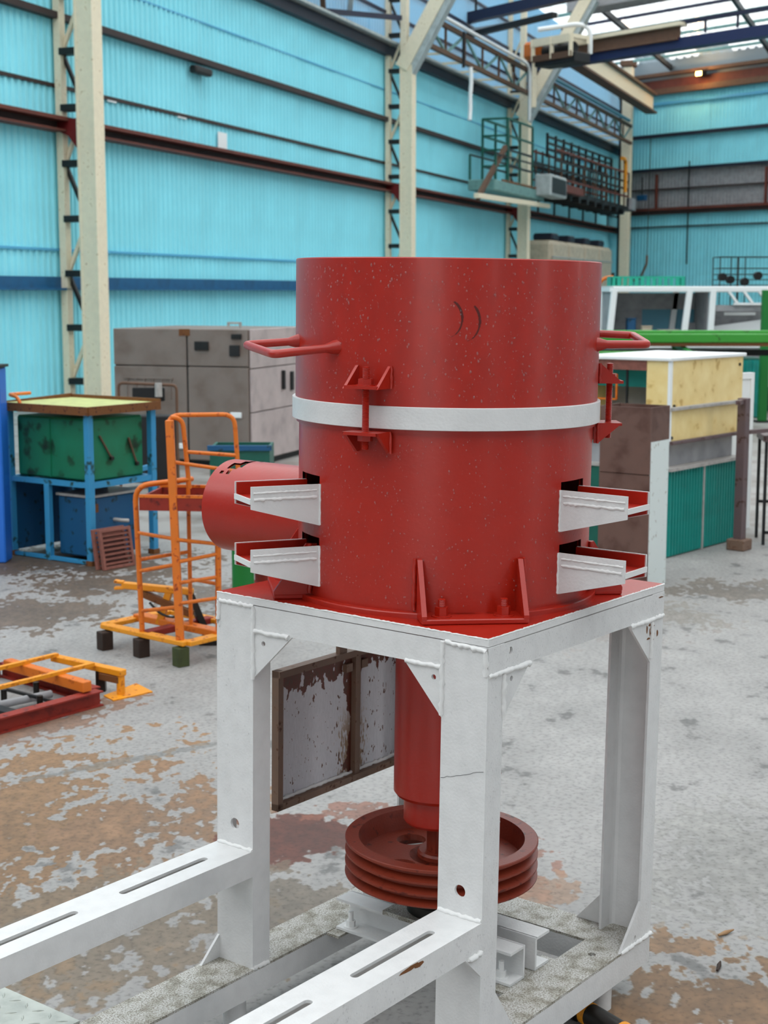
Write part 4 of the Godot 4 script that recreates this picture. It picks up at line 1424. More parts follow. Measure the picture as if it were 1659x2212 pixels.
func tank_rack() -> void:
	var o := thing("tank_rack", "green steel tank with pale lid held in a blue frame", "tank", facing(-1.722, -8.738, Vector2(0.574, -0.819)))
	var W := 0.524
	var D := 0.68
	var p := 0.042
	for q in [[0.0, 0.0], [W, 0.0], [0.0, -D], [W, -D]]:
		box_part(o, "post", Vector3(q[0] - p / 2, 0.025, q[1] - p / 2), Vector3(q[0] + p / 2, 0.90, q[1] + p / 2), M.rack_blue, 0.003)
		box_part(o, "foot_cup", Vector3(q[0] - p * 0.6, 0, q[1] - p * 0.6), Vector3(q[0] + p * 0.6, 0.03, q[1] + p * 0.6), M.rim_rust)
	for y in [0.475]:
		bar_part(o, "cross_rail", Vector3(p / 2, y, 0), Vector3(W - p / 2, y, 0), 0.03, 0.035, M.rack_blue)
		bar_part(o, "cross_rail", Vector3(0, y, -p / 2), Vector3(0, y, -D + p / 2), 0.03, 0.03, M.rack_blue)
		bar_part(o, "cross_rail", Vector3(p / 2, y, -D), Vector3(W - p / 2, y, -D), 0.03, 0.03, M.rack_blue)
		bar_part(o, "cross_rail", Vector3(W, y, -p / 2), Vector3(W, y, -D + p / 2), 0.03, 0.03, M.rack_blue)
	box_part(o, "post", Vector3(-0.018, 0.0, -0.375), Vector3(0.018, 0.46, -0.335), M.rack_blue, 0.003)
	bar_part(o, "floor_bar", Vector3(0, 0.015, -p / 2), Vector3(0, 0.015, -D + p / 2), 0.03, 0.02, M.rack_blue)
	bar_part(o, "stretcher", Vector3(W + 0.02, 0.47, -0.3), Vector3(W + 0.4, 0.47, -0.42), 0.025, 0.03, M.rack_blue)
	var tk := box_part(o, "tank", Vector3(0.03, 0.492, -D + 0.03), Vector3(W - 0.05, 0.86, -0.02), M.tank_green, 0.012)
	box_part(tk, "seam", Vector3(0.024, 0.50, -0.36), Vector3(0.031, 0.85, -0.352), M.tank_green)
	for q in [[0.10, 0.76, 0.19, 0.62], [0.34, 0.73, 0.40, 0.57]]:
		var h := tube_part(tk, "latch_rod", [Vector3(q[0], q[1], -0.012), Vector3(q[2], q[3], -0.008)], 0.006, M.brown_steel)
		box_part(h, "latch_knob", Vector3(q[2] - 0.012, q[3] - 0.012, -0.016), Vector3(q[2] + 0.012, q[3] + 0.012, 0.006), M.grease, 0.004)
	# lid tray
	box_part(o, "lid", Vector3(-0.04, 0.905, -D - 0.04), Vector3(W + 0.03, 0.935, 0.04), M.lid_green, 0.004)
	for q in [[Vector3(-0.045, 0.915, -D - 0.04), Vector3(-0.045, 0.915, 0.045)], [Vector3(-0.045, 0.915, -D - 0.045), Vector3(W + 0.035, 0.935, -D - 0.045)], [Vector3(W + 0.035, 0.93, -D - 0.04), Vector3(W + 0.035, 0.93, 0.045)], [Vector3(-0.04, 0.915, 0.045), Vector3(W + 0.035, 0.915, 0.045)]]:
		bar_part(o, "lid_rim", q[0], q[1], 0.012, 0.05, M.rim_rust)
	tube_part(o, "lid_pipe", rounded([Vector3(-0.04, 0.89, -0.52), Vector3(-0.04, 0.975, -0.54), Vector3(-0.02, 0.985, -0.66), Vector3(0.2, 0.98, -D - 0.03)], 0.05), 0.011, M.orange)
	# blue pump box inside the lower frame
	box_part(o, "back_sheet", Vector3(W - 0.03, 0.03, -D + 0.03), Vector3(W - 0.025, 0.46, -0.36), M.deep_blue)
	box_part(o, "back_sheet", Vector3(0.03, 0.03, -D + 0.0), Vector3(W - 0.03, 0.46, -D + 0.005), M.deep_blue)
	box_part(o, "deck_sheet", Vector3(0.02, 0.46, -D + 0.02), Vector3(W - 0.02, 0.466, -0.02), M.deep_blue)
	var bx := box_part(o, "pump_box", Vector3(0.06, 0.03, -0.34), Vector3(W - 0.06, 0.39, -0.06), M.deep_blue, 0.01)
	box_part(bx, "box_lid", Vector3(0.05, 0.39, -0.345), Vector3(W - 0.05, 0.405, -0.045), M.silver)
	tube_part(bx, "tap", [Vector3(0.25, 0.24, -0.06), Vector3(0.25, 0.24, 0.0), Vector3(0.29, 0.235, 0.02)], 0.012, M.silver)
	box_part(bx, "label_plate", Vector3(0.07, 0.30, -0.062), Vector3(0.12, 0.35, -0.057), M.rim_rust)

func blue_pillar() -> void:
	var o := thing("blue_pillar", "bright blue machine pillar with a black cap and yellow cone on top", "pillar", Transform3D(Basis(), Vector3(-2.25, 0, -8.9)))
	box_part(o, "column", Vector3(-0.5, 0, -0.08), Vector3(0.0, 1.16, 0.08), M.bright_blue, 0.008)
	box_part(o, "cap", Vector3(-0.51, 1.16, -0.1), Vector3(0.012, 1.175, 0.1), M.black)
	var st := new_st()
	var c := Vector3(-0.12, 0, 0)
	lathe(st, [Vector2(0.10, 1.175), Vector2(0.10, 1.19), Vector2(0.075, 1.20), Vector2(0.04, 1.40), Vector2(0.0, 1.405)], c, 4)
	part(o, "cone", st, M.yellow)
	var s := box_part(o, "scale_strip", Vector3(-0.028, 0.94, 0.08), Vector3(-0.006, 1.12, 0.084), M.black)
	for i in 5:
		box_part(s, "scale_mark", Vector3(-0.023, 0.955 + i * 0.033, 0.084), Vector3(-0.012, 0.962 + i * 0.033, 0.0855), M.silver)

func louvre(T: Transform3D, label: String) -> void:
	var tilt := Transform3D(Basis(Vector3(1, 0, 0), -0.17), Vector3.ZERO)
	var o := thing("louvre_frame", label, "frame", T * tilt, "louvred frames by the rack")
	var w := 0.235
	var h := 0.235
	for x in [0.0, w - 0.018]:
		box_part(o, "stile", Vector3(x, 0, -0.012), Vector3(x + 0.018, h, 0.012), M.pink_wood, 0.002)
	for y in [0.0, h - 0.018]:
		box_part(o, "rail", Vector3(0.018, y, -0.012), Vector3(w - 0.018, y + 0.018, 0.012), M.pink_wood, 0.002)
	for i in 7:
		box_part(o, "slat", Vector3(0.018, -0.003, -0.012), Vector3(w - 0.018, 0.003, 0.012), M.pink_wood, 0.0, Transform3D(Basis(Vector3(1, 0, 0), 0.5), Vector3(0, 0.034 + i * 0.0275, 0)))

func cabinets() -> void:
	var o := thing("equipment_cabinet", "tall grey steel machine enclosure with doors beside the crane column", "cabinet", facing(-2.533, -14.121, Vector2(0.945, 0.326)))
	var W := 1.383
	var D := 1.3
	var H := 1.262
	box_part(o, "body", Vector3(0.0, 0.05, -D), Vector3(W, H, -0.03), M.cabinet_grey, 0.01)
	box_part(o, "plinth", Vector3(0.02, 0, -D + 0.02), Vector3(W - 0.02, 0.05, -0.05), M.black)
	var xs := [0.0, 0.765, W]
	for i in 2:
		for r in [[0.06, 0.915], [0.925, H]]:
			var d := box_part(o, "door", Vector3(xs[i] + 0.008, r[0], -0.03), Vector3(xs[i + 1] - 0.008, r[1], 0.0), M.cabinet_grey, 0.006)
			if i == 0 and r[0] < 0.5:
				for k in 6:
					box_part(d, "grille_bar", Vector3(0.14 + k * 0.09, 0.62, 0.0), Vector3(0.15 + k * 0.09, 0.80, 0.012), M.cabinet_grey)
				box_part(d, "grille_frame", Vector3(0.12, 0.80, 0.0), Vector3(0.62, 0.815, 0.014), M.cabinet_grey)
	box_part(o, "door_gap", Vector3(0.757, 0.06, -0.031), Vector3(0.773, H, -0.012), M.black)
	for q in [[0.85, 1.07, 0.14, 0.08, M.black], [1.22, 1.175, 0.10, 0.045, M.black], [1.20, 1.02, 0.10, 0.10, M.dark_steel], [1.20, 0.46, 0.11, 0.05, M.cab_white], [0.62, 0.16, 0.1, 0.05, M.cab_white]]:
		box_part(o, "fitting", Vector3(q[0], q[1], 0.0), Vector3(q[0] + q[2], q[1] + q[3], 0.02), q[4], 0.004)
	# side panels, paler
	for r in [[0.06, 0.50], [0.51, 0.90], [0.91, H]]:
		var sp := box_part(o, "side_panel", Vector3(W, r[0], -D), Vector3(W + 0.02, r[1], -0.02), M.cabinet_pale, 0.004)
		if r[0] > 0.4 and r[0] < 0.6:
			box_part(sp, "handle", Vector3(W + 0.02, 0.68, -0.75), Vector3(W + 0.05, 0.86, -0.71), M.dark_steel, 0.004)
			box_part(sp, "lock", Vector3(W + 0.02, 0.66, -0.98), Vector3(W + 0.04, 0.84, -0.92), M.black, 0.004)
	bar_part(o, "roof_bracket", Vector3(1.05, H, -0.3), Vector3(1.05, H + 0.05, -0.3), 0.02, 0.02, M.silver)
	bar_part(o, "roof_bracket", Vector3(1.17, H, -0.3), Vector3(1.17, H + 0.05, -0.3), 0.02, 0.02, M.silver)
	bar_part(o, "roof_bracket", Vector3(1.04, H + 0.05, -0.3), Vector3(1.18, H + 0.05, -0.3), 0.02, 0.02, M.silver)
	box_part(o, "rust_patch", Vector3(0.69, 1.20, 0.0), Vector3(0.80, 1.262, 0.004), M.rim_rust)

func cart() -> void:
	var o := thing("platform_cart", "orange tubular platform cart with handrails standing on wooden blocks", "cart", Transform3D(Basis(), Vector3(-0.849, 0, -6.332)))
	var F := Vector3(0, 0.1, 0)
	var L := Vector3(-0.422, 0.1, -0.355)
	var R := Vector3(0.258, 0.1, -0.306)
	var B := L + R - F
	for e in [[L, F], [F, R], [L, B], [R, B]]:
		bar_part(o, "base_bar", e[0], e[1], 0.05, 0.022, M.yellow, 0.003)
	bar_part(o, "base_bar", F.lerp(L, 0.5), R.lerp(B, 0.5), 0.05, 0.03, M.rust_red, 0.003)
	bar_part(o, "base_bar", F.lerp(R, 0.5) + Vector3(0, 0.01, 0), L.lerp(B, 0.5) + Vector3(0, 0.01, 0), 0.06, 0.03, M.orange, 0.003)
	var r := 0.0105
	tube_part(o, "guard_rail", rounded([Vector3(-0.222, 0.1, -0.187), Vector3(-0.242, 0.76, -0.203), Vector3(-0.10, 0.775, -0.20), Vector3(-0.018, 0.765, -0.40)], 0.07, 5), r * 1.15, M.orange)
	bar_part(o, "mast", Vector3(-0.033, 0.1, -0.03), Vector3(-0.063, 1.06, -0.053), 0.034, 0.034, M.orange, 0.003)
	tube_part(o, "upright", [Vector3(-0.017, 0.1, -0.275), Vector3(-0.019, 0.80, -0.278)], r * 0.9, M.orange)
	tube_part(o, "upright", [Vector3(0.121, 0.1, -0.144), Vector3(0.126, 0.70, -0.150)], r * 1.3, M.orange)
	for e in [[Vector3(-0.232, 0.552, -0.195), Vector3(-0.05, 0.55, -0.04)], [Vector3(-0.04, 0.55, -0.02), Vector3(0.125, 0.51, -0.147)], [Vector3(-0.229, 0.381, -0.191), Vector3(-0.05, 0.437, -0.045)], [Vector3(-0.229, 0.201, -0.192), Vector3(-0.05, 0.25, -0.045)], [Vector3(-0.03, 0.454, -0.02), Vector3(0.122, 0.466, -0.146)], [Vector3(-0.03, 0.362, -0.02), Vector3(0.122, 0.364, -0.146)], [Vector3(-0.03, 0.272, -0.02), Vector3(0.122, 0.27, -0.146)], [Vector3(-0.017, 0.454, -0.275), Vector3(-0.229, 0.43, -0.21)], [Vector3(-0.017, 0.33, -0.275), Vector3(0.12, 0.33, -0.16)]]:
		tube_part(o, "rung", [e[0], e[1]], 0.0085, M.orange)
	# upper handrail
	tube_part(o, "handrail", rounded([Vector3(-0.07, 1.0, -0.06), Vector3(-0.072, 1.078, -0.088), Vector3(0.205, 1.078, -0.13), Vector3(0.225, 0.72, -0.13)], 0.05, 5), r, M.orange)
	tube_part(o, "handrail", rounded([Vector3(-0.06, 1.07, -0.07), Vector3(-0.012, 1.066, -0.088), Vector3(0.010, 0.76, -0.10)], 0.04, 5), r, M.orange)
	for e in [[Vector3(0.0, 0.92, -0.092), Vector3(0.222, 0.90, -0.13)], [Vector3(-0.055, 0.88, -0.06), Vector3(0.222, 0.83, -0.13)], [Vector3(-0.05, 0.80, -0.055), Vector3(0.008, 0.80, -0.095)]]:
		tube_part(o, "handrail_bar", [e[0], e[1]], 0.008, M.orange)
	# platform tray
	var st := new_st()
	var T := facing(-0.20, -0.05, Vector2(0.9, 0.1))
	box(st, Vector3(0.0, 0.672, -0.36), Vector3(0.42, 0.68, 0.0), T)
	box(st, Vector3(0.0, 0.68, -0.012), Vector3(0.42, 0.728, 0.0), T)
	box(st, Vector3(0.0, 0.68, -0.36), Vector3(0.42, 0.728, -0.348), T)
	box(st, Vector3(0.0, 0.68, -0.348), Vector3(0.012, 0.728, -0.012), T)
	part(o, "tray", st, M.rust_red)
	bar_part(o, "tray_edge", T * Vector3(0, 0.734, -0.006), T * Vector3(0.42, 0.734, -0.006), 0.016, 0.012, M.orange)
	bar_part(o, "tray_edge", T * Vector3(0, 0.734, -0.354), T * Vector3(0.42, 0.734, -0.354), 0.016, 0.012, M.orange)
	# tow bar with its clevis
	var tb := Node3D.new()
	tb.name = "tow_bar"
	tb.position = Vector3(-0.376, 0, -0.418)
	o.add_child(tb)
	bar_part(tb, "bar", Vector3(0.03, 0.275, 0), Vector3(0.36, 0.255, 0.06), 0.035, 0.03, M.yellow, 0.004)
	for s in [-1, 1]:
		bar_part(tb, "fork", Vector3(-0.005, 0.277 + 0.016 * s, 0), Vector3(0.04, 0.276 + 0.012 * s, 0.005), 0.03, 0.014, M.yellow, 0.003)
	bar_part(tb, "lower_link", Vector3(0.12, 0.24, 0.01), Vector3(0.36, 0.16, 0.10), 0.03, 0.03, M.rim_rust)
	bar_part(tb, "strut", Vector3(0.25, 0.255, 0.04), Vector3(0.20, 0.10, 0.03), 0.03, 0.03, M.yellow)
	bar_part(tb, "strut", Vector3(0.34, 0.25, 0.05), Vector3(0.42, 0.02, 0.0), 0.03, 0.03, M.grease)
	box_part(tb, "ram_foot", Vector3(0.38, 0.0, -0.04), Vector3(0.46, 0.03, 0.04), M.grease)
	tube_part(tb, "hose", rounded([Vector3(0.36, 0.20, 0.08), Vector3(0.30, 0.14, 0.10), Vector3(0.22, 0.15, 0.09), Vector3(0.16, 0.20, 0.04)], 0.05), 0.006, M.black)
	# wooden blocks under the cart
	var blocks := [[Vector3(-0.412, 0, -0.31), M.block_brown, "dark wooden block under the outer corner of the orange cart"], [Vector3(-0.225, 0, -0.172), M.block_brown, "brown wooden block under the long side of the orange cart"], [Vector3(-0.028, 0, -0.005), M.block_green, "greenish wooden block under the front corner of the orange cart"], [Vector3(0.215, 0, -0.28), M.block_brown, "dark wooden block under the cart corner behind the white leg"]]
	for q in blocks:
		var b := thing("wooden_block", q[2], "block", Transform3D(Basis(Vector3.UP, 0.7), Vector3(-0.849, 0, -6.332) + q[0]), "blocks under the cart")
		box_part(b, "block", Vector3(-0.028, 0, -0.028), Vector3(0.028, 0.083, 0.028), q[1], 0.003)

func floor_frame() -> void:
	var o := thing("floor_frame", "rusty red channel frame with yellow bars lying on the floor", "frame", Transform3D(Basis(), Vector3(-1.114, 0, -5.72)))
	var u := Vector3(-0.62, 0, 0.785)
	# red channel curb
	for q in [[Vector3(0, 0, 0), u * 0.9], [Vector3(-0.02, 0, -0.03), Vector3(-0.02, 0, -0.03) + Vector3(-0.47, 0, -0.42)], [Vector3(-0.5, 0, -0.44), Vector3(-0.5, 0, -0.44) + u * 0.9]]:
		var st := new_st()
		var a: Vector3 = q[0]
		var b: Vector3 = q[1]
		bar(st, a + Vector3(0, 0.003, 0), b + Vector3(0, 0.003, 0), 0.05, 0.006)
		bar(st, a + Vector3(0, 0.057, 0), b + Vector3(0, 0.057, 0), 0.05, 0.006)
		bar(st, a + Vector3(0, 0.03, 0), b + Vector3(0, 0.03, 0), 0.008, 0.05)
		part(o, "curb_channel", st, M.rust_red)
	bar_part(o, "inner_bar", Vector3(-0.15, 0.045, 0.12), Vector3(-0.55, 0.045, -0.2), 0.012, 0.012, M.dark_steel)
	bar_part(o, "inner_bar", Vector3(-0.28, 0.035, 0.25), Vector3(-0.6, 0.035, 0.0), 0.05, 0.02, M.dark_steel)
	tube_part(o, "inner_pipe", [Vector3(-0.2, 0.03, -0.05), Vector3(-0.55, 0.03, 0.3)], 0.016, M.grey_back)
	for p in [Vector3(-0.26, 0, -0.06), Vector3(-0.2, 0, 0.14), Vector3(-0.36, 0, 0.05)]:
		tube_part(o, "pin", [p + Vector3(0, 0.0, 0), p + Vector3(0, 0.075, 0)], 0.012, M.grease)
	# yellow bars on top
	var h := 0.085
	bar_part(o, "beam", Vector3(-0.035, h, 0.05), Vector3(-0.035, h, 0.05) + Vector3(-0.40, 0, -0.366), 0.042, 0.042, M.orange, 0.003)
	bar_part(o, "cross_bar", Vector3(-0.06, h + 0.028, -0.20), Vector3(-0.06, h + 0.028, -0.20) + u * 0.6, 0.022, 0.014, M.yellow)
	bar_part(o, "cross_bar", Vector3(-0.24, h + 0.028, -0.36), Vector3(-0.24, h + 0.028, -0.36) + u * 0.5, 0.022, 0.014, M.yellow)
	bar_part(o, "end_beam", Vector3(-0.26, h + 0.01, -0.38), Vector3(0.075, h + 0.01, -0.125), 0.036, 0.026, M.yellow, 0.003)
	bar_part(o, "end_beam", Vector3(-0.03, h - 0.02, -0.20), Vector3(0.06, h - 0.02, -0.135), 0.03, 0.03, M.rim_rust, 0.003)
	tube_part(o, "end_post", [Vector3(0.06, 0.004, -0.14), Vector3(0.06, h + 0.01, -0.14)], 0.017, M.yellow)
	box_part(o, "stop_block", Vector3(-0.05, 0.0, -0.22), Vector3(-0.012, h, -0.19), M.grease)
	var y := thing("yellow_plate", "yellow painted steel plate on the floor under the rusty frame end", "plate")
	var st := new_st()
	plate(st, [Vector2(-0.933, 5.899), Vector2(-1.068, 5.767), Vector2(-1.12, 5.84), Vector2(-1.02, 6.03)], Transform3D(H_PLANE, Vector3.ZERO), 0.005)
	part(y, "sheet", st, M.yellow)

# ---------------------------------------------------------------- things on the right
func background_right() -> void:
	# brown sheet box
	var b := thing("sheet_box", "rusty brown sheet steel box with a chalky white edge behind the drum", "box", facing(1.432, -8.039, Vector2(0.58, -0.81)))
	box_part(b, "front_sheet", Vector3(-0.006, 0, -0.30), Vector3(0.0, 0.62, 0.0), M.brown_sheet)
	box_part(b, "front_sheet", Vector3(-0.010, 0.625, -0.30), Vector3(0.0, 0.985, 0.0), M.brown_sheet)
	box_part(b, "edge_face", Vector3(0.0, 0, -0.006), Vector3(0.227, 0.80, 0.0), M.chalk)
	box_part(b, "edge_face_top", Vector3(0.0, 0.80, -0.006), Vector3(0.227, 0.985, 0.0), M.brown_sheet)
	box_part(b, "back_sheet", Vector3(0.221, 0, -0.30), Vector3(0.227, 0.985, -0.006), M.brown_sheet)
	box_part(b, "back_sheet", Vector3(0.0, 0, -0.306), Vector3(0.227, 0.985, -0.30), M.brown_sheet)
	# cream cabinet on a teal base
	var c := thing("cream_cabinet", "cream yellow cabinet with an open window on a teal corrugated base", "cabinet", facing(1.705, -8.98, Vector2(0.64, -0.7685)))
	var W := 0.94
	var D := 0.62
	for x in [[0.0, 0.43], [0.445, W]]:
		var st := new_st()
		corrugated(st, x[1] - x[0], 0.52, 0.036, 0.012, Transform3D(Basis(), Vector3(x[0], 0.01, 0.0)))
		part(c, "base_panel", st, M.teal)
	box_part(c, "base_divider", Vector3(0.43, 0.0, -0.004), Vector3(0.445, 0.54, 0.016), M.silver)
	box_part(c, "base_box", Vector3(0.0, 0.0, -D), Vector3(W, 0.53, -0.004), M.teal_dark)
	box_part(c, "base_ledge", Vector3(-0.01, 0.53, -D), Vector3(W + 0.01, 0.55, 0.03), M.silver)
	box_part(c, "recess", Vector3(0.03, 0.55, -D), Vector3(W - 0.02, 0.69, -0.05), M.grey_back)
	var body := new_st()
	box(body, Vector3(0.0, 0.69, -0.02), Vector3(W, 1.19, 0.0), Transform3D())
	box(body, Vector3(W - 0.02, 0.69, -D), Vector3(W, 1.19, -0.02), Transform3D())
	box(body, Vector3(0.0, 0.69, -D), Vector3(W, 1.19, -D + 0.02), Transform3D())
	box(body, Vector3(0.0, 0.69, -0.16), Vector3(0.02, 1.19, -0.02), Transform3D())
	box(body, Vector3(0.0, 0.69, -D), Vector3(0.02, 0.80, -0.16), Transform3D())
	box(body, Vector3(0.0, 0.69, -D), Vector3(W, 0.70, 0.0), Transform3D())
	part(c, "body", body, M.cream_yellow)
	box_part(c, "corner_strip", Vector3(-0.008, 0.69, -0.012), Vector3(0.018, 1.19, 0.006), M.cab_white)
	box_part(c, "top", Vector3(-0.02, 1.19, -D - 0.02), Vector3(W + 0.02, 1.212, 0.015), M.cab_white, 0.004)
	box_part(c, "window_lintel", Vector3(-0.004, 1.13, -D), Vector3(0.02, 1.19, -0.16), M.pink_wood)
	box_part(c, "window_back", Vector3(0.3, 0.70, -D + 0.03), Vector3(0.32, 1.19, -0.02), M.grey_back)
	box_part(c, "window_shelf", Vector3(0.12, 1.02, -D + 0.03), Vector3(0.30, 1.13, -0.16), M.teal)
	bar_part(c, "window_bar", Vector3(0.01, 0.80, -0.30), Vector3(0.01, 1.13, -0.30), 0.012, 0.012, M.black)
	for e in [[Vector3(-0.012, 0.95, -0.50), Vector3(-0.012, 0.95, -0.36)], [Vector3(-0.012, 1.10, -0.50), Vector3(-0.012, 1.10, -0.36)], [Vector3(-0.012, 0.95, -0.36), Vector3(-0.012, 1.10, -0.36)]]:
		bar_part(c, "window_guard", e[0], e[1], 0.01, 0.01, M.orange)
	for p in [Vector3(0.05, 0.92, 0.0), Vector3(0.03, 0.73, 0.0), Vector3(W - 0.05, 1.14, 0.0)]:
		tube_part(c, "rivet", [p, p + Vector3(0, 0, 0.008)], 0.01, M.grease)
	bar_part(c, "front_rail", Vector3(0.0, 0.905, 0.015), Vector3(W + 0.04, 0.905, 0.015), 0.03, 0.022, M.silver, 0.003)
	bar_part(c, "bottom_rail", Vector3(0.0, 0.70, 0.012), Vector3(W, 0.70, 0.012), 0.026, 0.022, M.post_mauve, 0.003)
	# guard rail posts beside the cabinet
	var g := thing("guard_post", "mauve steel guard post with rails on a rusty foot by the teal base", "post", facing(2.225, -9.30, Vector2(0.64, -0.7685)))
	box_part(g, "post", Vector3(-0.03, 0.02, -0.03), Vector3(0.03, 0.95, 0.03), M.post_mauve, 0.004)
	box_part(g, "foot", Vector3(-0.06, 0, -0.06), Vector3(0.06, 0.07, 0.06), M.panel_frame, 0.006)
	bar_part(g, "rail", Vector3(0.03, 0.735, 0.0), Vector3(0.75, 0.735, 0.15), 0.03, 0.025, M.post_mauve)
	bar_part(g, "stub_rail", Vector3(-0.03, 0.93, 0.0), Vector3(-0.15, 0.93, 0.035), 0.03, 0.025, M.post_mauve)
	var k := thing("bench_stand", "dark thin legged stand standing right of the guard post", "stand", facing(2.40, -9.48, Vector2(1, 0.1)))
	for p in [Vector3(0.02, 0, 0), Vector3(0.45, 0, 0), Vector3(0.02, 0, -0.3), Vector3(0.45, 0, -0.3)]:
		bar_part(k, "leg", p, p + Vector3(0, 0.66, 0), 0.018, 0.018, M.black)
	box_part(k, "top", Vector3(0, 0.66, -0.31), Vector3(0.47, 0.70, 0.01), M.post_mauve, 0.003)
	bar_part(k, "stretcher", Vector3(0.02, 0.08, 0), Vector3(0.45, 0.08, 0), 0.018, 0.018, M.black)
	bar_part(k, "stretcher", Vector3(0.02, 0.24, -0.3), Vector3(0.45, 0.24, -0.3), 0.018, 0.018, M.black)
	var wf := thing("white_panel", "narrow white panel with a frame behind the guard post", "panel", facing(2.36, -10.1, Vector2(0.8, -0.5)))
	box_part(wf, "sheet", Vector3(0, 0.45, -0.02), Vector3(0.13, 1.02, 0.0), M.cab_white)
	box_part(wf, "frame", Vector3(0.13, 0.0, -0.03), Vector3(0.16, 1.06, 0.01), M.cab_white)
	box_part(wf, "frame", Vector3(0.0, 1.02, -0.03), Vector3(0.13, 1.06, 0.01), M.cab_white)
	box_part(wf, "frame", Vector3(-0.03, 0.0, -0.03), Vector3(0.0, 1.06, 0.01), M.cab_white)
	# green work bench
	var n := thing("work_bench", "long grass green steel bench with mossy top beams behind the cream cabinet", "bench", Transform3D(Basis(), Vector3(0, 0, -17.2)))
	box_part(n, "top_beam", Vector3(2.2, 1.03, 0.0), Vector3(4.62, 1.13, 0.16), M.grass_green, 0.01)
	box_part(n, "top_beam", Vector3(2.2, 1.04, -0.7), Vector3(4.62, 1.15, -0.5), M.grass_green, 0.01)
	box_part(n, "rust_strip", Vector3(3.0, 0.99, 0.02), Vector3(4.62, 1.03, 0.14), M.rim_rust)
	box_part(n, "deck", Vector3(2.2, 1.06, -0.5), Vector3(4.62, 1.09, 0.0), M.grass_green)
	box_part(n, "lower_beam", Vector3(2.2, 0.86, 0.5), Vector3(3.45, 0.95, 0.62), M.grass_green, 0.008)
	box_part(n, "lower_beam", Vector3(2.2, 0.86, -0.5), Vector3(4.5, 0.93, -0.4), M.black)
	for x in [2.25, 3.4]:
		bar_part(n, "leg", Vector3(x, 0, 0.55), Vector3(x, 0.86, 0.55), 0.08, 0.08, M.post_green)
		bar_part(n, "leg", Vector3(x, 0, -0.45), Vector3(x, 1.03, -0.45), 0.08, 0.08, M.post_green)
		bar_part(n, "bracket", Vector3(x, 0.9, 0.55), Vector3(x, 1.0, -0.45), 0.06, 0.06, M.post_green)
	bar_part(n, "leg", Vector3(4.5, 0, 0.05), Vector3(4.5, 1.03, 0.05), 0.09, 0.09, M.post_green)
	var gp := thing("green_post", "tall green steel post at the end of the grass green bench", "post", Transform3D(Basis(), Vector3(4.68, 0, -18.6)))
	box_part(gp, "post", Vector3(-0.05, 0.01, -0.05), Vector3(0.05, 1.62, 0.05), M.post_green, 0.006)
	box_part(gp, "foot", Vector3(-0.09, 0, -0.09), Vector3(0.09, 0.02, 0.09), M.black)
	var tc := thing("teal_container", "teal steel container standing under the grass green bench end", "container", Transform3D(Basis(), Vector3(3.72, 0, -19.2)))
	var ts := new_st()
	corrugated(ts, 1.1, 0.72, 0.09, 0.02, Transform3D(Basis(), Vector3(0, 0.02, 0)))
	part(tc, "front_sheet", ts, M.teal)
	box_part(tc, "body", Vector3(0, 0.0, -0.5), Vector3(1.1, 0.76, -0.002), M.teal_dark)
	for x in [0.35, 0.55, 0.75]:
		tube_part(tc, "bottle", [Vector3(x, 0.76, -0.1), Vector3(x, 0.86, -0.1)], 0.03, M.cab_white, 10)
	cab_frame()
	# green crate and wire cage up high behind the cab
	var cr := thing("plastic_crate", "teal plastic crate lying on top of the white cab frame", "crate", Transform3D(Basis(), Vector3(3.03, 1.682, -20.3)))
	for z in [0.0, -0.4]:
		for i in 13:
			box_part(cr, "slat", Vector3(i * 0.078, 0.0, z), Vector3(i * 0.078 + 0.045, 0.115, z + 0.012), M.crate_teal)
		box_part(cr, "rim", Vector3(0, 0.10, z - 0.004), Vector3(0.985, 0.12, z + 0.016), M.crate_teal)
	for x in [0.0, 0.973]:
		box_part(cr, "end", Vector3(x, 0, -0.4), Vector3(x + 0.012, 0.12, 0.012), M.crate_teal)
	box_part(cr, "bottom", Vector3(0, -0.008, -0.4), Vector3(0.985, 0.0, 0.012), M.crate_teal)
	var cg := thing("wire_cage", "dark wire cage with black reels beside the far end wall", "cage", Transform3D(Basis(), Vector3(5.07, 0, -23.0)))
	for x in [0.0, 0.28, 0.38, 0.9]:
		for z in [0.0, -0.5]:
			bar_part(cg, "upright", Vector3(x, 0, z), Vector3(x, 2.12, z), 0.014, 0.014, M.black)
	for y in [1.70, 1.78, 1.86, 1.95, 2.12]:
		bar_part(cg, "wire", Vector3(0, y, 0), Vector3(0.9, y, 0), 0.01, 0.01, M.black)
		bar_part(cg, "wire", Vector3(0, y, 0), Vector3(0, y, -0.5), 0.01, 0.01, M.black)
		bar_part(cg, "wire", Vector3(0, y, -0.5), Vector3(0.9, y, -0.5), 0.01, 0.01, M.black)
	bar_part(cg, "shelf", Vector3(0, 1.66, -0.25), Vector3(0.9, 1.66, -0.25), 0.5, 0.02, M.black)
	for q in [[0.08, 1.82], [0.2, 1.78], [0.42, 1.75], [0.62, 1.84]]:
		tube_part(cg, "reel", [Vector3(q[0], q[1], -0.12), Vector3(q[0], q[1], -0.25)], 0.06, M.black, 14)
	var hs := thing("hose_loop", "orange hose hanging in a loop beside the red drum rim", "hose", Transform3D(Basis(), Vector3(3.0, 0, -21.4)))
	tube_part(hs, "hose", rounded([Vector3(0.22, 1.80, 0), Vector3(0.05, 1.80, 0), Vector3(0.0, 1.62, 0), Vector3(0.12, 1.45, 0), Vector3(0.14, 0.02, 0.1)], 0.14, 6), 0.025, M.orange)
	bar_part(hs, "hook_post", Vector3(0.22, 0, -0.03), Vector3(0.22, 1.86, -0.03), 0.04, 0.04, M.black)
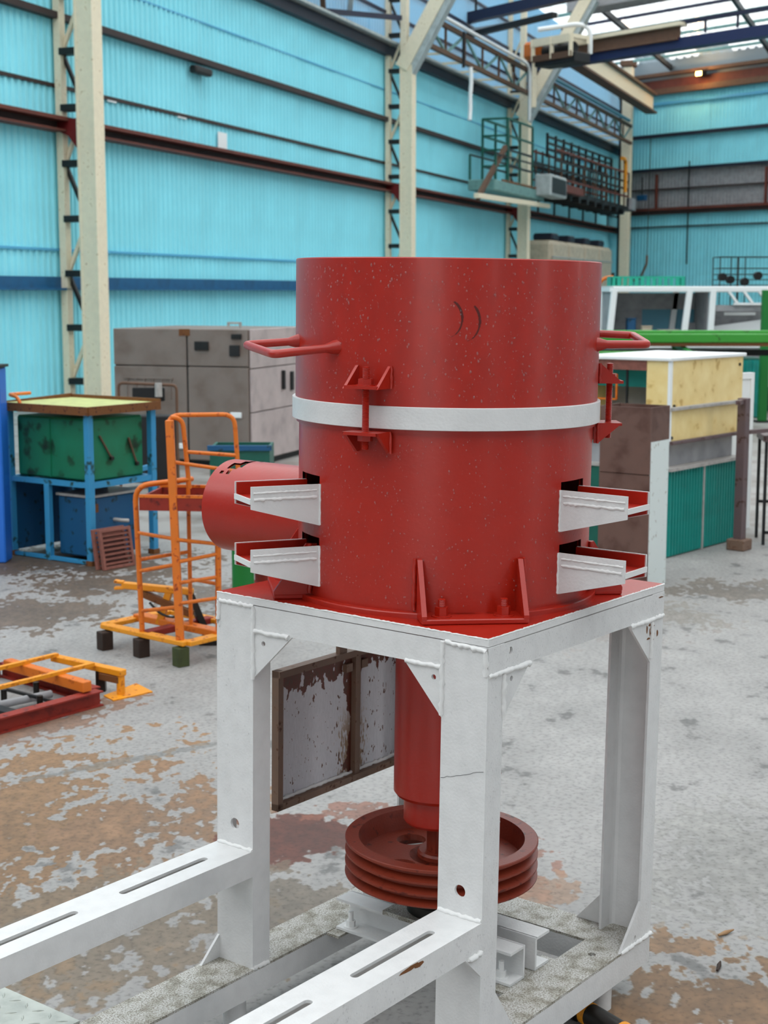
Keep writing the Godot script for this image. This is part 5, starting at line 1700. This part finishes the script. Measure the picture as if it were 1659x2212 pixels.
	var dk := thing("tool_cabinet", "black tool cabinet standing beside the red drum behind the cab frame", "cabinet", Transform3D(Basis(), Vector3(2.72, 0, -22.0)))
	box_part(dk, "body", Vector3(-0.3, 0, -0.3), Vector3(0.55, 1.45, 0.0), M.black, 0.01)
	box_part(dk, "door", Vector3(-0.28, 0.05, 0.0), Vector3(0.12, 1.4, 0.012), M.dark_steel, 0.004)
	box_part(dk, "door", Vector3(0.13, 0.05, 0.0), Vector3(0.53, 1.4, 0.012), M.dark_steel, 0.004)

func cab_frame() -> void:
	var o := thing("cab_frame", "white painted open cab frame with slanted posts behind the green bench", "cab", Transform3D(Basis(), Vector3(3.0, 0, -20.0)))
	var w := 0.075
	for z in [0.0, -0.9]:
		bar_part(o, "roof_rail", Vector3(0.0, 1.63, z), Vector3(2.6, 1.63, z), w, w, M.cab_white, 0.012)
		for q in [[0.03, -0.03], [1.02, 0.95], [1.33, 1.30], [2.5, 2.45]]:
			bar_part(o, "roof_post", Vector3(q[0], 1.63, z), Vector3(q[1], 0.95, z), 0.08, 0.08, M.cab_white, 0.01)
	for x in [0.0, 1.3, 2.55]:
		bar_part(o, "roof_cross", Vector3(x, 1.63, 0.0), Vector3(x, 1.63, -0.9), 0.06, 0.06, M.cab_white)
	for x in [1.52, 1.72, 1.92]:
		bar_part(o, "roof_slat", Vector3(x, 1.62, 0.0), Vector3(x + 0.13, 1.45, 0.0), 0.07, 0.03, M.cab_white)
	bar_part(o, "roof_slat_rail", Vector3(1.6, 1.44, 0.0), Vector3(2.5, 1.44, 0.0), 0.05, 0.03, M.cab_white)
	bar_part(o, "cross_beam", Vector3(1.33, 1.385, -0.06), Vector3(2.5, 1.385, -0.06), 0.05, 0.08, M.grey_back)
	box_part(o, "engine_panel", Vector3(1.36, 0.95, -0.5), Vector3(2.5, 1.36, -0.46), M.grey_back)
	box_part(o, "light_strip", Vector3(1.58, 1.285, -0.44), Vector3(2.0, 1.325, -0.42), M.cab_white)
	var st := new_st()
	plate(st, [Vector2(1.42, 0.95), Vector2(2.3, 0.95), Vector2(2.3, 1.26), Vector2(1.42, 1.14)], Transform3D(Basis(), Vector3(0, 0, -0.40)), 0.03)
	part(o, "hood_panel", st, M.cab_white)
	box_part(o, "upper_panel", Vector3(0.06, 1.36, -0.9), Vector3(1.27, 1.58, -0.86), M.grey_back)
	box_part(o, "blue_sheet", Vector3(0.55, 0.95, -0.92), Vector3(1.27, 1.36, -0.90), M.sheet_blue)
	box_part(o, "lower_panel", Vector3(0.06, 0.95, -0.92), Vector3(0.55, 1.36, -0.88), M.grey_back)
	box_part(o, "roof_sheet", Vector3(0.0, 1.665, -0.93), Vector3(2.6, 1.672, 0.03), M.cab_white)  # roof, end sheet and partition added to keep the cab interior in shade
	box_part(o, "added_end_sheet", Vector3(0.0, 0.95, -0.9), Vector3(0.01, 1.62, -0.05), M.grey_back)
	box_part(o, "added_partition", Vector3(1.27, 0.95, -0.9), Vector3(1.285, 1.62, -0.05), M.grey_back)
	box_part(o, "gusset", Vector3(1.1, 0.95, -0.82), Vector3(1.27, 1.18, -0.79), M.grey_back)
	box_part(o, "sill", Vector3(-0.05, 0.86, -0.95), Vector3(2.6, 0.95, 0.05), M.cab_white, 0.01)
	box_part(o, "chassis", Vector3(0.0, 0.35, -0.9), Vector3(2.55, 0.86, 0.0), M.grey_back)
	for x in [0.15, 2.2]:
		box_part(o, "chassis_leg", Vector3(x, 0.0, -0.8), Vector3(x + 0.2, 0.35, -0.1), M.black)
	var cargo := [[Vector3(0.42, 0.95, -0.3), Vector3(0.56, 1.14, -0.1), M.tote, "beige box standing on the white cab sill"], [Vector3(0.66, 0.95, -0.3), Vector3(0.92, 1.09, -0.1), M.cabinet_pale, "pinkish striped carton standing on the white cab sill"], [Vector3(0.24, 0.95, -0.35), Vector3(0.36, 1.24, -0.2), M.deep_blue, "blue canister standing on the white cab sill"]]
	for q in cargo:
		var b := thing("stored_box", q[3], "box", Transform3D(Basis(), Vector3(3.0, 0, -20.0)), "goods on the cab sill")
		box_part(b, "body", q[0], q[1], q[2], 0.012)
		box_part(b, "lid", Vector3(q[0].x - 0.005, q[1].y, q[0].z - 0.005), Vector3(q[1].x + 0.005, q[1].y + 0.012, q[1].z + 0.005), q[2])

# ---------------------------------------------------------------- overhead steelwork
func overhead() -> void:
	# lattice runway girder along the left wall
	var t := thing("lattice_girder", "long steel lattice girder with a pale pipe above the crane columns", "girder", WALL * Transform3D(Basis(), Vector3(0, 0, 0.3)))
	var s0 := 13.6
	var s1 := 37.4
	bar_part(t, "top_chord", Vector3(s0, 7.55, 0), Vector3(s1, 7.55, 0), 0.10, 0.10, M.brown_steel)
	bar_part(t, "bottom_chord", Vector3(s0, 6.95, 0), Vector3(s1, 6.95, 0), 0.10, 0.10, M.brown_steel)
	var n := 16
	for i in n:
		var a := lerpf(s0, s1, float(i) / n)
		var b := lerpf(s0, s1, float(i + 1) / n)
		bar_part(t, "upright", Vector3(a, 6.95, 0), Vector3(a, 7.55, 0), 0.05, 0.05, M.brown_steel)
		bar_part(t, "diagonal", Vector3(a, 6.95 if i % 2 else 7.55, 0), Vector3(b, 7.55 if i % 2 else 6.95, 0), 0.05, 0.05, M.teal_pale)
		bar_part(t, "strut", Vector3(a, 6.95, 0), Vector3(a, 6.95, -0.75), 0.05, 0.05, M.cream)
	tube_part(t, "pale_pipe", rounded([Vector3(s0, 7.66, 0.1), Vector3(22.0, 7.66, 0.1), Vector3(22.3, 7.5, 0.1), Vector3(22.3, 6.2, 0.1)], 0.2), 0.045, M.cab_white)
	tube_part(t, "pale_pipe", [Vector3(24.0, 7.66, 0.1), Vector3(36.5, 7.66, 0.1)], 0.06, M.sheet_blue)
	tube_part(t, "hanging_cable", [Vector3(16.0, 7.55, 0.15), Vector3(16.0, 6.75, 0.15)], 0.04, M.black)
	var cl := thing("cloth_strip", "white cloth strip hanging from the lattice girder", "cloth", WALL * Transform3D(Basis(), Vector3(16.0, 0, 0.62)))
	tube_part(cl, "strip", [Vector3(0, 6.75, 0), Vector3(0.02, 6.4, 0.01), Vector3(-0.02, 6.1, 0), Vector3(0.0, 5.85, 0.0), Vector3(-0.05, 5.55, 0)], 0.05, M.cab_white)
	# caged platform on the third column
	var p := thing("caged_platform", "pale green caged platform bracketed to the crane column", "platform", WALL * Transform3D(Basis(), Vector3(0, 0, 0.35)))
	box_part(p, "deck", Vector3(17.9, 4.08, -0.35), Vector3(22.9, 4.34, 0.35), M.teal_pale, 0.02)
	bar_part(p, "rust_edge", Vector3(18.6, 4.36, 0.33), Vector3(22.6, 4.38, 0.33), 0.04, 0.05, M.rim_rust)
	for x in [19.1, 20.3, 21.6]:
		for z in [-0.33, 0.33]:
			bar_part(p, "cage_post", Vector3(x, 4.34, z), Vector3(x, 5.92, z), 0.07, 0.05, M.teal_dark)
	for z in [-0.33, 0.33]:
		for y in [4.75, 5.15, 5.5, 5.92]:
			bar_part(p, "cage_rail", Vector3(19.1, y, z), Vector3(21.6, y + 0.02, z), 0.05, 0.05, M.dark_steel if y < 5.2 else M.teal_dark)
	for y in [4.75, 5.15, 5.5, 5.92]:
		bar_part(p, "cage_rail", Vector3(19.1, y, -0.33), Vector3(19.1, y, 0.33), 0.05, 0.05, M.teal_dark)
	for z in [-0.33, 0.33]:
		bar_part(p, "low_rail", Vector3(18.0, 4.95, z), Vector3(22.9, 5.0, z), 0.04, 0.04, M.dark_steel)
		bar_part(p, "low_post", Vector3(18.0, 4.34, z), Vector3(18.0, 4.95, z), 0.05, 0.05, M.teal_dark)
	bar_part(p, "brace", Vector3(16.55, 3.80, 0.3), Vector3(19.0, 5.2, 0.3), 0.10, 0.12, M.brown_steel)
	bar_part(p, "cantilever", Vector3(16.45, 3.86, 0.3), Vector3(23.6, 3.98, 0.3), 0.12, 0.12, M.cream)
	var bx := box_part(p, "speaker_box", Vector3(22.0, 4.18, 0.30), Vector3(23.9, 4.75, 0.75), M.pale_steel, 0.03)
	box_part(bx, "speaker_grille", Vector3(22.15, 4.26, 0.75), Vector3(23.75, 4.67, 0.77), M.dark_steel)
	# walkway further along
	var wk := thing("overhead_walkway", "dark railed steel walkway hanging beyond the caged platform", "walkway", WALL * Transform3D(Basis(), Vector3(0, 0, 0.3)))
	box_part(wk, "deck", Vector3(24.2, 4.42, -0.4), Vector3(35.8, 4.56, 0.4), M.dark_steel)
	for i in 9:
		tube_part(wk, "deck_hump", [Vector3(25.0 + i * 1.15, 4.40, -0.4), Vector3(25.0 + i * 1.15, 4.40, 0.42)], 0.16, M.black, 8)
	for z in [-0.38, 0.38]:
		for y in [4.8, 5.05, 5.3, 5.6]:
			bar_part(wk, "rail", Vector3(24.2, y, z), Vector3(35.2, y + 0.1, z), 0.05, 0.06, M.girder_rust if y > 5.5 or y < 4.9 else M.dark_steel)
		for i in 15:
			bar_part(wk, "baluster", Vector3(24.2 + i * 0.785, 4.5, z), Vector3(24.2 + i * 0.785, 5.68, z), 0.05, 0.05, M.brown_steel if i % 2 else M.dark_steel)
	for y in [5.75, 5.92, 6.1]:
		bar_part(wk, "upper_rail", Vector3(25.6, y, -0.2), Vector3(35.0, y + 0.1, -0.2), 0.05, 0.06, M.black)
	for i in 10:
		bar_part(wk, "upper_post", Vector3(25.6 + i * 1.04, 5.5, -0.2), Vector3(25.6 + i * 1.04, 6.2, -0.2), 0.07, 0.07, M.black)
	for i in 6:
		bar_part(wk, "hanger", Vector3(25.0 + i * 2.0, 3.9, -0.3), Vector3(25.0 + i * 2.0, 4.42, -0.3), 0.05, 0.05, M.dark_steel)
	tube_part(wk, "yellow_pipe", rounded([Vector3(33.6, 6.1, 0.45), Vector3(34.2, 6.1, 0.45), Vector3(34.2, 5.0, 0.45)], 0.2), 0.07, M.yellow)
	box_part(wk, "end_plate", Vector3(35.2, 4.46, 0.3), Vector3(36.0, 4.86, 0.5), M.grey_back)
	box_part(wk, "channel_stub", Vector3(24.3, 4.44, 0.4), Vector3(27.0, 4.66, 0.6), M.girder_rust)
	# storage tanks under it
	for i in 4:
		var c := thing("storage_tank", ["beige plastic storage tank next to the crane column under the walkway", "second beige storage tank from the crane column under the walkway", "third beige storage tank from the crane column under the walkway", "beige storage tank nearest the corner column under the walkway"][i], "tank", WALL * Transform3D(Basis(), Vector3(25.6 + i * 2.2, 0, 0.1)), "beige storage tanks")
		box_part(c, "body", Vector3(-1.05, 0.12, -0.45), Vector3(1.05, 3.08, 0.45), M.tote, 0.12)
		box_part(c, "pallet", Vector3(-1.05, 0.0, -0.45), Vector3(1.05, 0.12, 0.45), M.block_brown)
		for k in 3:
			bar_part(c, "hoop", Vector3(-1.07, 0.8 + k * 0.9, 0.46), Vector3(1.07, 0.8 + k * 0.9, 0.46), 0.02, 0.04, M.silver)
		box_part(c, "lid", Vector3(-0.4, 3.08, -0.3), Vector3(0.4, 3.3, 0.3), M.eave_dark, 0.05)

	# crane bridge and other girders, parallel to the end wall
	var d := ENDW.basis.x
	var cb := thing("crane_bridge", "dark blue overhead crane bridge girder with trolley near the end wall", "crane")
	var p0 := Vector3(5.0, 8.02, -44.0)
	bar_part(cb, "girder", p0 - d * 3.0, p0 + d * 11.0, 0.4, 0.28, M.crane_blue)
	bar_part(cb, "girder_rail", p0 - d * 3.0 + Vector3(0, 0.55, 0), p0 + d * 11.0 + Vector3(0, 0.55, 0), 0.12, 0.10, M.navy)
	for i in 14:
		bar_part(cb, "girder_post", p0 - d * (3.0 - i) + Vector3(0, 0.2, 0), p0 - d * (3.0 - i) + Vector3(0, 0.55, 0), 0.06, 0.06, M.navy)
	box_part(cb, "end_carriage", Vector3(-0.5, -0.45, -0.5), Vector3(0.6, 0.35, 0.5), M.dark_steel, 0.05, Transform3D(ENDW.basis, p0 - d * 2.4))
	tube_part(cb, "wheel", [p0 - d * 1.0 + Vector3(0, -0.42, 0.3), p0 - d * 1.0 + Vector3(0, -0.42, 0.6)], 0.22, M.black, 16)
	var cm := thing("monorail_beam", "cream monorail beam ending in mid air before the crane bridge", "beam")
	var q0 := Vector3(5.15, 8.50, -43.6)
	bar_part(cm, "top_flange", q0 - d * 2.0, q0 + d * 4.0, 0.35, 0.10, M.cream)
	bar_part(cm, "web", q0 - d * 2.0 + Vector3(0, -0.2, 0), q0 + d * 3.9 + Vector3(0, -0.2, 0), 0.08, 0.32, M.brown_steel)
	bar_part(cm, "bottom_flange", q0 - d * 2.0 + Vector3(0, -0.36, 0), q0 + d * 3.9 + Vector3(0, -0.36, 0), 0.3, 0.08, M.brown_steel)
	var hb := thing("bus_bar", "navy bus bar girder with white edge hung under the roof", "girder")
	var r0 := Vector3(2.0, 8.5, -40.0)
	bar_part(hb, "bar", r0, r0 + d * 7.0 + Vector3(0, 0.15, 0), 0.25, 0.25, M.navy)
	bar_part(hb, "white_edge", r0 + Vector3(0.2, -0.28, 0), r0 + d * 3.0 + Vector3(0.2, -0.28, 0), 0.12, 0.08, M.cab_white)
	bar_part(hb, "lower_bar", r0 + Vector3(-0.1, -0.45, 0), r0 + d * 3.2 + Vector3(0.0, -0.30, 0), 0.2, 0.12, M.black)
	for i in 4:
		bar_part(hb, "hanger", r0 + d * (0.5 + i * 1.8), r0 + d * (0.5 + i * 1.8) + Vector3(0, 1.3, 0), 0.06, 0.06, M.black)
	var tb := thing("crane_trolley", "cream and orange hoist trolley above the knee brace", "hoist")
	var u0 := Vector3(4.25, 7.85, -40.3)
	var tf := Transform3D(ENDW.basis, u0)
	for z in [-0.3, 0.3]:
		bar_part(tb, "frame_beam", tf * Vector3(-0.3, 0.1, z), tf * Vector3(1.1, 0.1, z), 0.1, 0.2, M.cream)
		bar_part(tb, "frame_beam", tf * Vector3(-0.3, -0.3, z), tf * Vector3(1.1, -0.3, z), 0.1, 0.16, M.brown_steel)
	for x in [-0.25, 0.4, 1.05]:
		bar_part(tb, "frame_post", tf * Vector3(x, -0.35, 0.3), tf * Vector3(x, 0.2, 0.3), 0.1, 0.1, M.cream)
		bar_part(tb, "frame_tie", tf * Vector3(x, 0.15, -0.3), tf * Vector3(x, 0.15, 0.3), 0.1, 0.1, M.cream)
	tube_part(tb, "drum", [tf * Vector3(-0.1, -0.1, 0), tf * Vector3(0.9, -0.1, 0)], 0.16, M.dark_steel, 14)
	box_part(tb, "motor", Vector3(-0.75, -0.25, -0.3), Vector3(-0.35, 0.2, 0.2), M.orange, 0.08, Transform3D(ENDW.basis, u0))
	tube_part(tb, "pipe_loop", rounded([u0 + Vector3(-0.3, 0.4, 0.3), u0 + Vector3(0.75, 0.55, 0.3), u0 + Vector3(1.05, 0.45, 0.3), u0 + Vector3(1.05, -0.2, 0.3)], 0.2), 0.06, M.cab_white)
	box_part(tb, "underside", Vector3(-0.2, -0.5, -0.3), Vector3(1.2, -0.25, 0.3), M.dark_steel, 0.02, Transform3D(ENDW.basis, u0))
	bar_part(tb, "drop_post", u0 + Vector3(-0.35, -0.2, 0), u0 + Vector3(-0.35, -1.5, 0), 0.12, 0.12, M.cream)
	var rt := thing("roof_box", "brownish grey duct box under the translucent roof", "duct")
	bar_part(rt, "duct", Vector3(5.4, 9.5, -43.9), Vector3(5.4, 9.5, -43.9) + d * 4.0, 0.8, 0.35, M.grey_back)
	# runway beam into the corner
	var rb := thing("runway_beam", "cream crane runway beam running into the hall corner", "beam", WALL * Transform3D(Basis(), Vector3(0, 0, 1.0)))
	bar_part(rb, "web", Vector3(25, 8.35, 0), Vector3(37.6, 8.35, 0), 0.10, 0.6, M.cream)
	bar_part(rb, "bottom_flange", Vector3(25, 8.02, 0), Vector3(37.6, 8.02, 0), 0.4, 0.07, M.brown_steel)
	bar_part(rb, "top_flange", Vector3(25, 8.66, 0), Vector3(37.6, 8.66, 0), 0.4, 0.07, M.brown_steel)
	# flood lamp on the end wall beam and a tube lamp in the corner
	var la := thing("flood_lamp", "small glowing flood lamp on the brown beam of the end wall", "lamp", ENDW * Transform3D(Basis(), Vector3(4.0, 9.2, 0.45)))
	box_part(la, "housing", Vector3(-0.14, -0.02, -0.25), Vector3(0.14, 0.18, 0.02), M.dark_steel, 0.02)
	box_part(la, "lamp_glass", Vector3(-0.12, 0.0, 0.02), Vector3(0.12, 0.14, 0.05), M.lamp, 0.01)
	var li := OmniLight3D.new()
	li.name = "flood_lamp_light"
	li.position = Vector3(0, 0.05, 0.25)
	li.light_color = Color(1.0, 0.75, 0.42)
	li.light_energy = 0.35
	li.light_size = 0.1
	li.omni_range = 30.0
	li.omni_attenuation = 2.0
	li.shadow_enabled = true
	la.add_child(li)
	var tl := thing("tube_fitting", "white tube light fitting at the top of the corner column", "lamp", WALL * Transform3D(Basis(), Vector3(36.6, 8.95, 0.2)))
	bar_part(tl, "tray", Vector3(-0.9, 0.12, 0), Vector3(0.7, -0.12, 0), 0.16, 0.10, M.cab_white)
	bar_part(tl, "bracket", Vector3(0.0, 0.05, 0), Vector3(0.0, 0.3, -0.1), 0.05, 0.05, M.dark_steel)
	var hk := thing("crane_hook", "rusty crane hook hanging on a cable before the end wall", "hook", ENDW * Transform3D(Basis(), Vector3(2.9, 0, 2.0)))
	tube_part(hk, "cable", [Vector3(0.25, 7.0, 0), Vector3(0.2, 2.9, 0)], 0.015, M.black)
	tube_part(hk, "hook", rounded([Vector3(0.2, 2.9, 0), Vector3(0.2, 2.6, 0), Vector3(-0.1, 2.05, 0), Vector3(-0.4, 2.0, 0)], 0.1), 0.04, M.rim_rust)
	var pb := thing("push_button_box", "small blue control box hanging before the grey wall band", "control box", ENDW * Transform3D(Basis(), Vector3(1.5, 0, 0.4)))
	tube_part(pb, "cable", [Vector3(0, 5.8, 0), Vector3(0, 5.15, 0)], 0.03, M.black)
	box_part(pb, "box", Vector3(-0.2, 4.95, -0.08), Vector3(0.2, 5.15, 0.08), M.deep_blue, 0.02)

# ---------------------------------------------------------------- small things on the floor
func small_things() -> void:
	var o := thing("hydraulic_hose", "black and yellow hose end lying under the white base rail", "hose", Transform3D(Basis(), Vector3(0.435, 0.0, -3.14)))
	var st := new_st()
	tube(st, [Vector3(0, 0.028, 0), Vector3(0.085, 0.026, 0.125), Vector3(0.16, 0.026, 0.25)], 0.025, 20)
	part(o, "hose", st, M.grease)
	for q in [[0.01, 0.014], [0.075, 0.11], [0.13, 0.20]]:
		var s := new_st()
		var c := Vector3(q[0], 0.027, q[1])
		var d := Vector3(0.56, 0, 0.83)
		tube(s, [c, c + d * 0.018], 0.0262, 20)
		part(o, "yellow_band", s, M.yellow)
	tube_part(o, "coupling", [Vector3(-0.05, 0.028, -0.065), Vector3(0, 0.028, 0)], 0.03, M.black, 16)
	for q in [[0.86, -3.59, 0.6, 0.055, "pale wood splinter lying by the right table leg"], [0.80, -3.40, 1.2, 0.05, "dark wood splinter lying in the brown dirt"], [-0.55, -4.05, 0.4, 0.05, "small wood splinter lying on the stained floor beyond the slotted beam"]]:
		var s := new_st()
		var c := Vector3(q[0], 0.006, q[1])
		var d: Vector3 = Vector3(cos(q[2]), 0.02, -sin(q[2])) * q[3] * 0.5
		tube(s, [c - d, c, c + d], [0.003, 0.006, 0.002], 5)
		var w := part(self, numbered("wood_splinter"), s, M.wood_chip if q[0] > 0.82 else M.block_brown)
		tag(w, q[4], "splinter")
